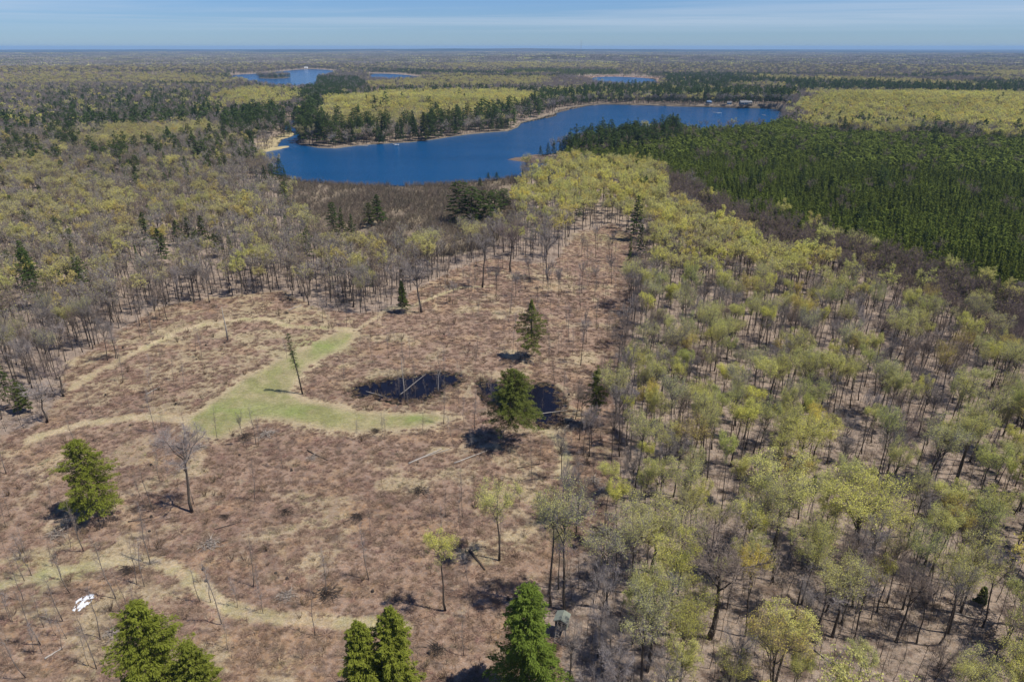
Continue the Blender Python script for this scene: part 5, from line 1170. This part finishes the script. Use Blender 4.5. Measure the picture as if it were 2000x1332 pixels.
# ------------------------------------------------------------------ cabins, docks, boats, mast
def cabin(u, v, w_, d_, h_, rz, wt, rt, label):
    x, y, z = at(u, v); o = empty('cabin', (x, y, z + .2), rz); tag(o, label, 'cabin', 'cabins along the far shores')
    q = MB(); q.box((0, 0, h_ / 2), (w_, d_, h_)); q.add([(-w_ / 2, -d_ / 2, h_), (-w_ / 2, d_ / 2, h_), (-w_ / 2, 0, h_ + d_ * .32), (w_ / 2, -d_ / 2, h_), (w_ / 2, d_ / 2, h_), (w_ / 2, 0, h_ + d_ * .32)], [(0, 1, 2), (5, 4, 3)])
    a_ = link('wall', q.mesh('cabin_wall', [M_wall]), o); a_['tint'] = wt
    for s in (-1, 1):
        q = MB(); zt = h_ + d_ * .32 + .12; ye = s * (d_ / 2 + .6); ze = h_ - .35
        V = [(-w_ / 2 - .5, 0, zt), (w_ / 2 + .5, 0, zt), (w_ / 2 + .5, ye, ze), (-w_ / 2 - .5, ye, ze)]; V += [(a, b, c + .15) for a, b, c in V]
        q.add(V, [(0, 1, 2, 3), (7, 6, 5, 4), (0, 4, 5, 1), (1, 5, 6, 2), (2, 6, 7, 3), (3, 7, 4, 0)]); r_ = link('roof_slope', q.mesh('cabin_roof', [M_roof]), o); r_['tint'] = rt
    for k in (-1, 1):
        q = MB(); q.box((k * w_ * .3, -d_ / 2 - .03, h_ * .55), (1.3, .06, 1.1)); f_ = link('window', q.mesh('window', [M_trim]), o)
        q = MB(); q.box((k * w_ * .3, -d_ / 2 - .07, h_ * .55), (1.1, .04, .9)); link('pane', q.mesh('pane', [M_glass]), f_)
    q = MB(); q.box((0, -d_ / 2 - .04, 1.0), (.95, .06, 2.0)); link('door', q.mesh('door', [M_trim]), o)
    q = MB(); q.box((w_ * .25, d_ * .15, h_ + d_ * .32 + .3), (.7, .7, 1.6)); link('chimney', q.mesh('chimney', [M_dead]), o)
for a_ in [(1452, 204.5, 13, 8, 3.2, .1, [.5] * 3, [.5] * 3, 'long grey cabin with pale roof among trees on the far lake shore'), (1424, 205, 7, 6, 3.0, -.2, [.9, .9, .85], [.45] * 3, 'small white cabin beside the long grey one'), (1384, 204, 8, 6, 3.5, .3, [.5, .55, .7], [.4, .6, .9], 'blue-roofed shed in bare trees on the far lake shore'),
           (1463, 204, 8, 6, 3, .4, [.6] * 3, [.6] * 3, 'pale-roofed shed behind the long grey cabin'), (682, 275, 9, 7, 3.6, -.4, [.5, .42, .35], [1.3, 1.1, 1.0], 'brown cabin with light roof edge on the peninsula'), (745, 272, 8, 6, 3.4, .2, [1.0, .9, .7], [1.1] * 3, 'tan cabin half hidden by spruces on the peninsula'), (935, 151.5, 14, 10, 6, .2, [2.2] * 3, [2.6] * 3, 'bright white house before the far dark conifers'),
           (598, 135, 16, 10, 5, .1, [2.2] * 3, [2.2] * 3, 'white house at the head of the far bay'), (668, 139, 14, 10, 5, -.1, [1.8, 1.7, 1.6], [1.8] * 3, 'pale house in pines beside the far bay'), (872, 150, 16, 10, 5, 0, [1.2, .9, .7], [1.5, 1.2, 1.1], 'brownish house before the far dark conifers'), (1862, 190, 14, 9, 4, .2, [1.8, 1.6, 1.3], [2.2, 2.0, 1.7], 'cream-roofed house behind the yellow dome wood'),
           (1921, 190, 13, 9, 5, -.1, [1.9, 1.9, 2.1], [2.2, 2.3, 2.5], 'bluish white house among spruces behind the dome wood'), (1963, 191, 15, 9, 5, .1, [1.8, 2, 2], [2.0, 2.4, 2.4], 'pale blue-roofed house at the right behind the dome wood')]:
    cabin(*a_)
def dock(u, v, L_, rz, label):
    x, y, z = at(u, v); o = empty('dock', (x, y, .9), rz); tag(o, label, 'dock')
    for k in range(int(L_ / .8)):
        q = MB(); q.box((k * .8, 0, 0), (.72, 1.8, .1)); link('plank', q.mesh('plank', [M_barkpale]), o)
    for k in (0.3, .9):
        for s in (-.8, .8): q = MB(); q.box((L_ * k, s, -.55), (.15, .15, 1.0)); link('post', q.mesh('post', [M_dead]), o)
dock(700, 286, 12, -.35, 'pale dock reaching out from the peninsula cabin lawn'); dock(768, 283, 9, -.9, 'short dock with boat on the peninsula bank'); dock(1490, 214, 14, -1.5, 'long pale dock at the far end of the lake')
def boat(u, v, L_, rz, label):
    x, y, z = at(u, v); o = empty('boat', (x, y, .45), rz); tag(o, label, 'boat')
    w_ = L_ * .17; S_ = [(-.5, .8, 0), (-.2, 1, 0), (.2, .9, 0), (.42, .45, .1), (.5, .03, .2)]; V = []
    for f, k, dz in S_: V += [(f * L_, -w_ * k, .75 + dz), (f * L_, -w_ * k * .6, 0), (f * L_, w_ * k * .6, 0), (f * L_, w_ * k, .75 + dz)]
    q = MB(); q.add(V, [(4 * i + j, 4 * i + j + 4, 4 * i + j + 5, 4 * i + j + 1) for i in range(4) for j in range(3)] + [(0, 1, 2, 3)]); link('hull', q.mesh('hull', [M_trim]), o)
    for f in (-.25, .1): q = MB(); q.box((f * L_, 0, .5), (.3, w_ * 1.5, .06)); link('seat', q.mesh('seat', [M_dead]), o)
boat(775, 285, 5, .6, 'small white boat tied at the short peninsula dock'); boat(1406, 212.5, 8, .2, 'white boat at the far lake shore below the cabins'); boat(1398, 212, 6, -.4, 'smaller white boat next to the far shore boat')
x, y = 9000 * math.sin(.0925), 9000 * math.cos(.0925); u_ = (1133 - 1000) / F; y = 3000.0; x = u_ * (y * CP + 95 * SP); z = float(height(x, y))
ms = empty('radio_mast', (x, y, z)); tag(ms, 'thin lattice radio mast rising above the horizon', 'radio mast'); HM = 121.5 - z
for k in range(3):
    q = MB(); a_ = k * 2.094; q.tube([(1.0 * math.cos(a_), 1.0 * math.sin(a_), -1), (.6 * math.cos(a_), .6 * math.sin(a_), HM)], [.2, .2], 4); link('rail', q.mesh('mast_rail', [M_steel]), ms)
q = MB()
for k in range(int(HM / 6)):
    for j in range(3):
        a_ = j * 2.094; b_ = a_ + 2.094; q.tube([(.8 * math.cos(a_), .8 * math.sin(a_), k * 6), (.8 * math.cos(b_), .8 * math.sin(b_), k * 6 + 5)], [.08, .08], 3, cap=False)
link('bracing', q.mesh('mast_bracing', [M_steel]), ms)
settle_labels()

# ------------------------------------------------------------------ air
hz = MB(); zlo, zhi = -4.0, 125.0
hz.box((0, 0, (zlo + zhi) / 2), (70000, 70000, zhi - zlo)); mh = bpy.data.materials.new('haze'); mh.use_nodes = True; t = mh.node_tree; t.nodes.clear()
oo = t.nodes.new('ShaderNodeOutputMaterial'); pv = t.nodes.new('ShaderNodeVolumePrincipled'); pv.inputs['Color'].default_value = (.42, .68, 1.0, 1); pv.inputs['Density'].default_value = 5e-5; pv.inputs['Anisotropy'].default_value = .0
t.links.new(pv.outputs[0], oo.inputs['Volume'])
o = link('haze', hz.mesh('haze', [mh])); tag(o, 'thin blue air haze between the clearing and the horizon', 'haze', kind='stuff')
print('COUNTS', {q: len(v) for q, v in LEFT.items()}, 'ground', len(me.polygons) if me else 0, 'objects', len(bpy.data.objects), 'zmin', GZ.min(), GZ.max())
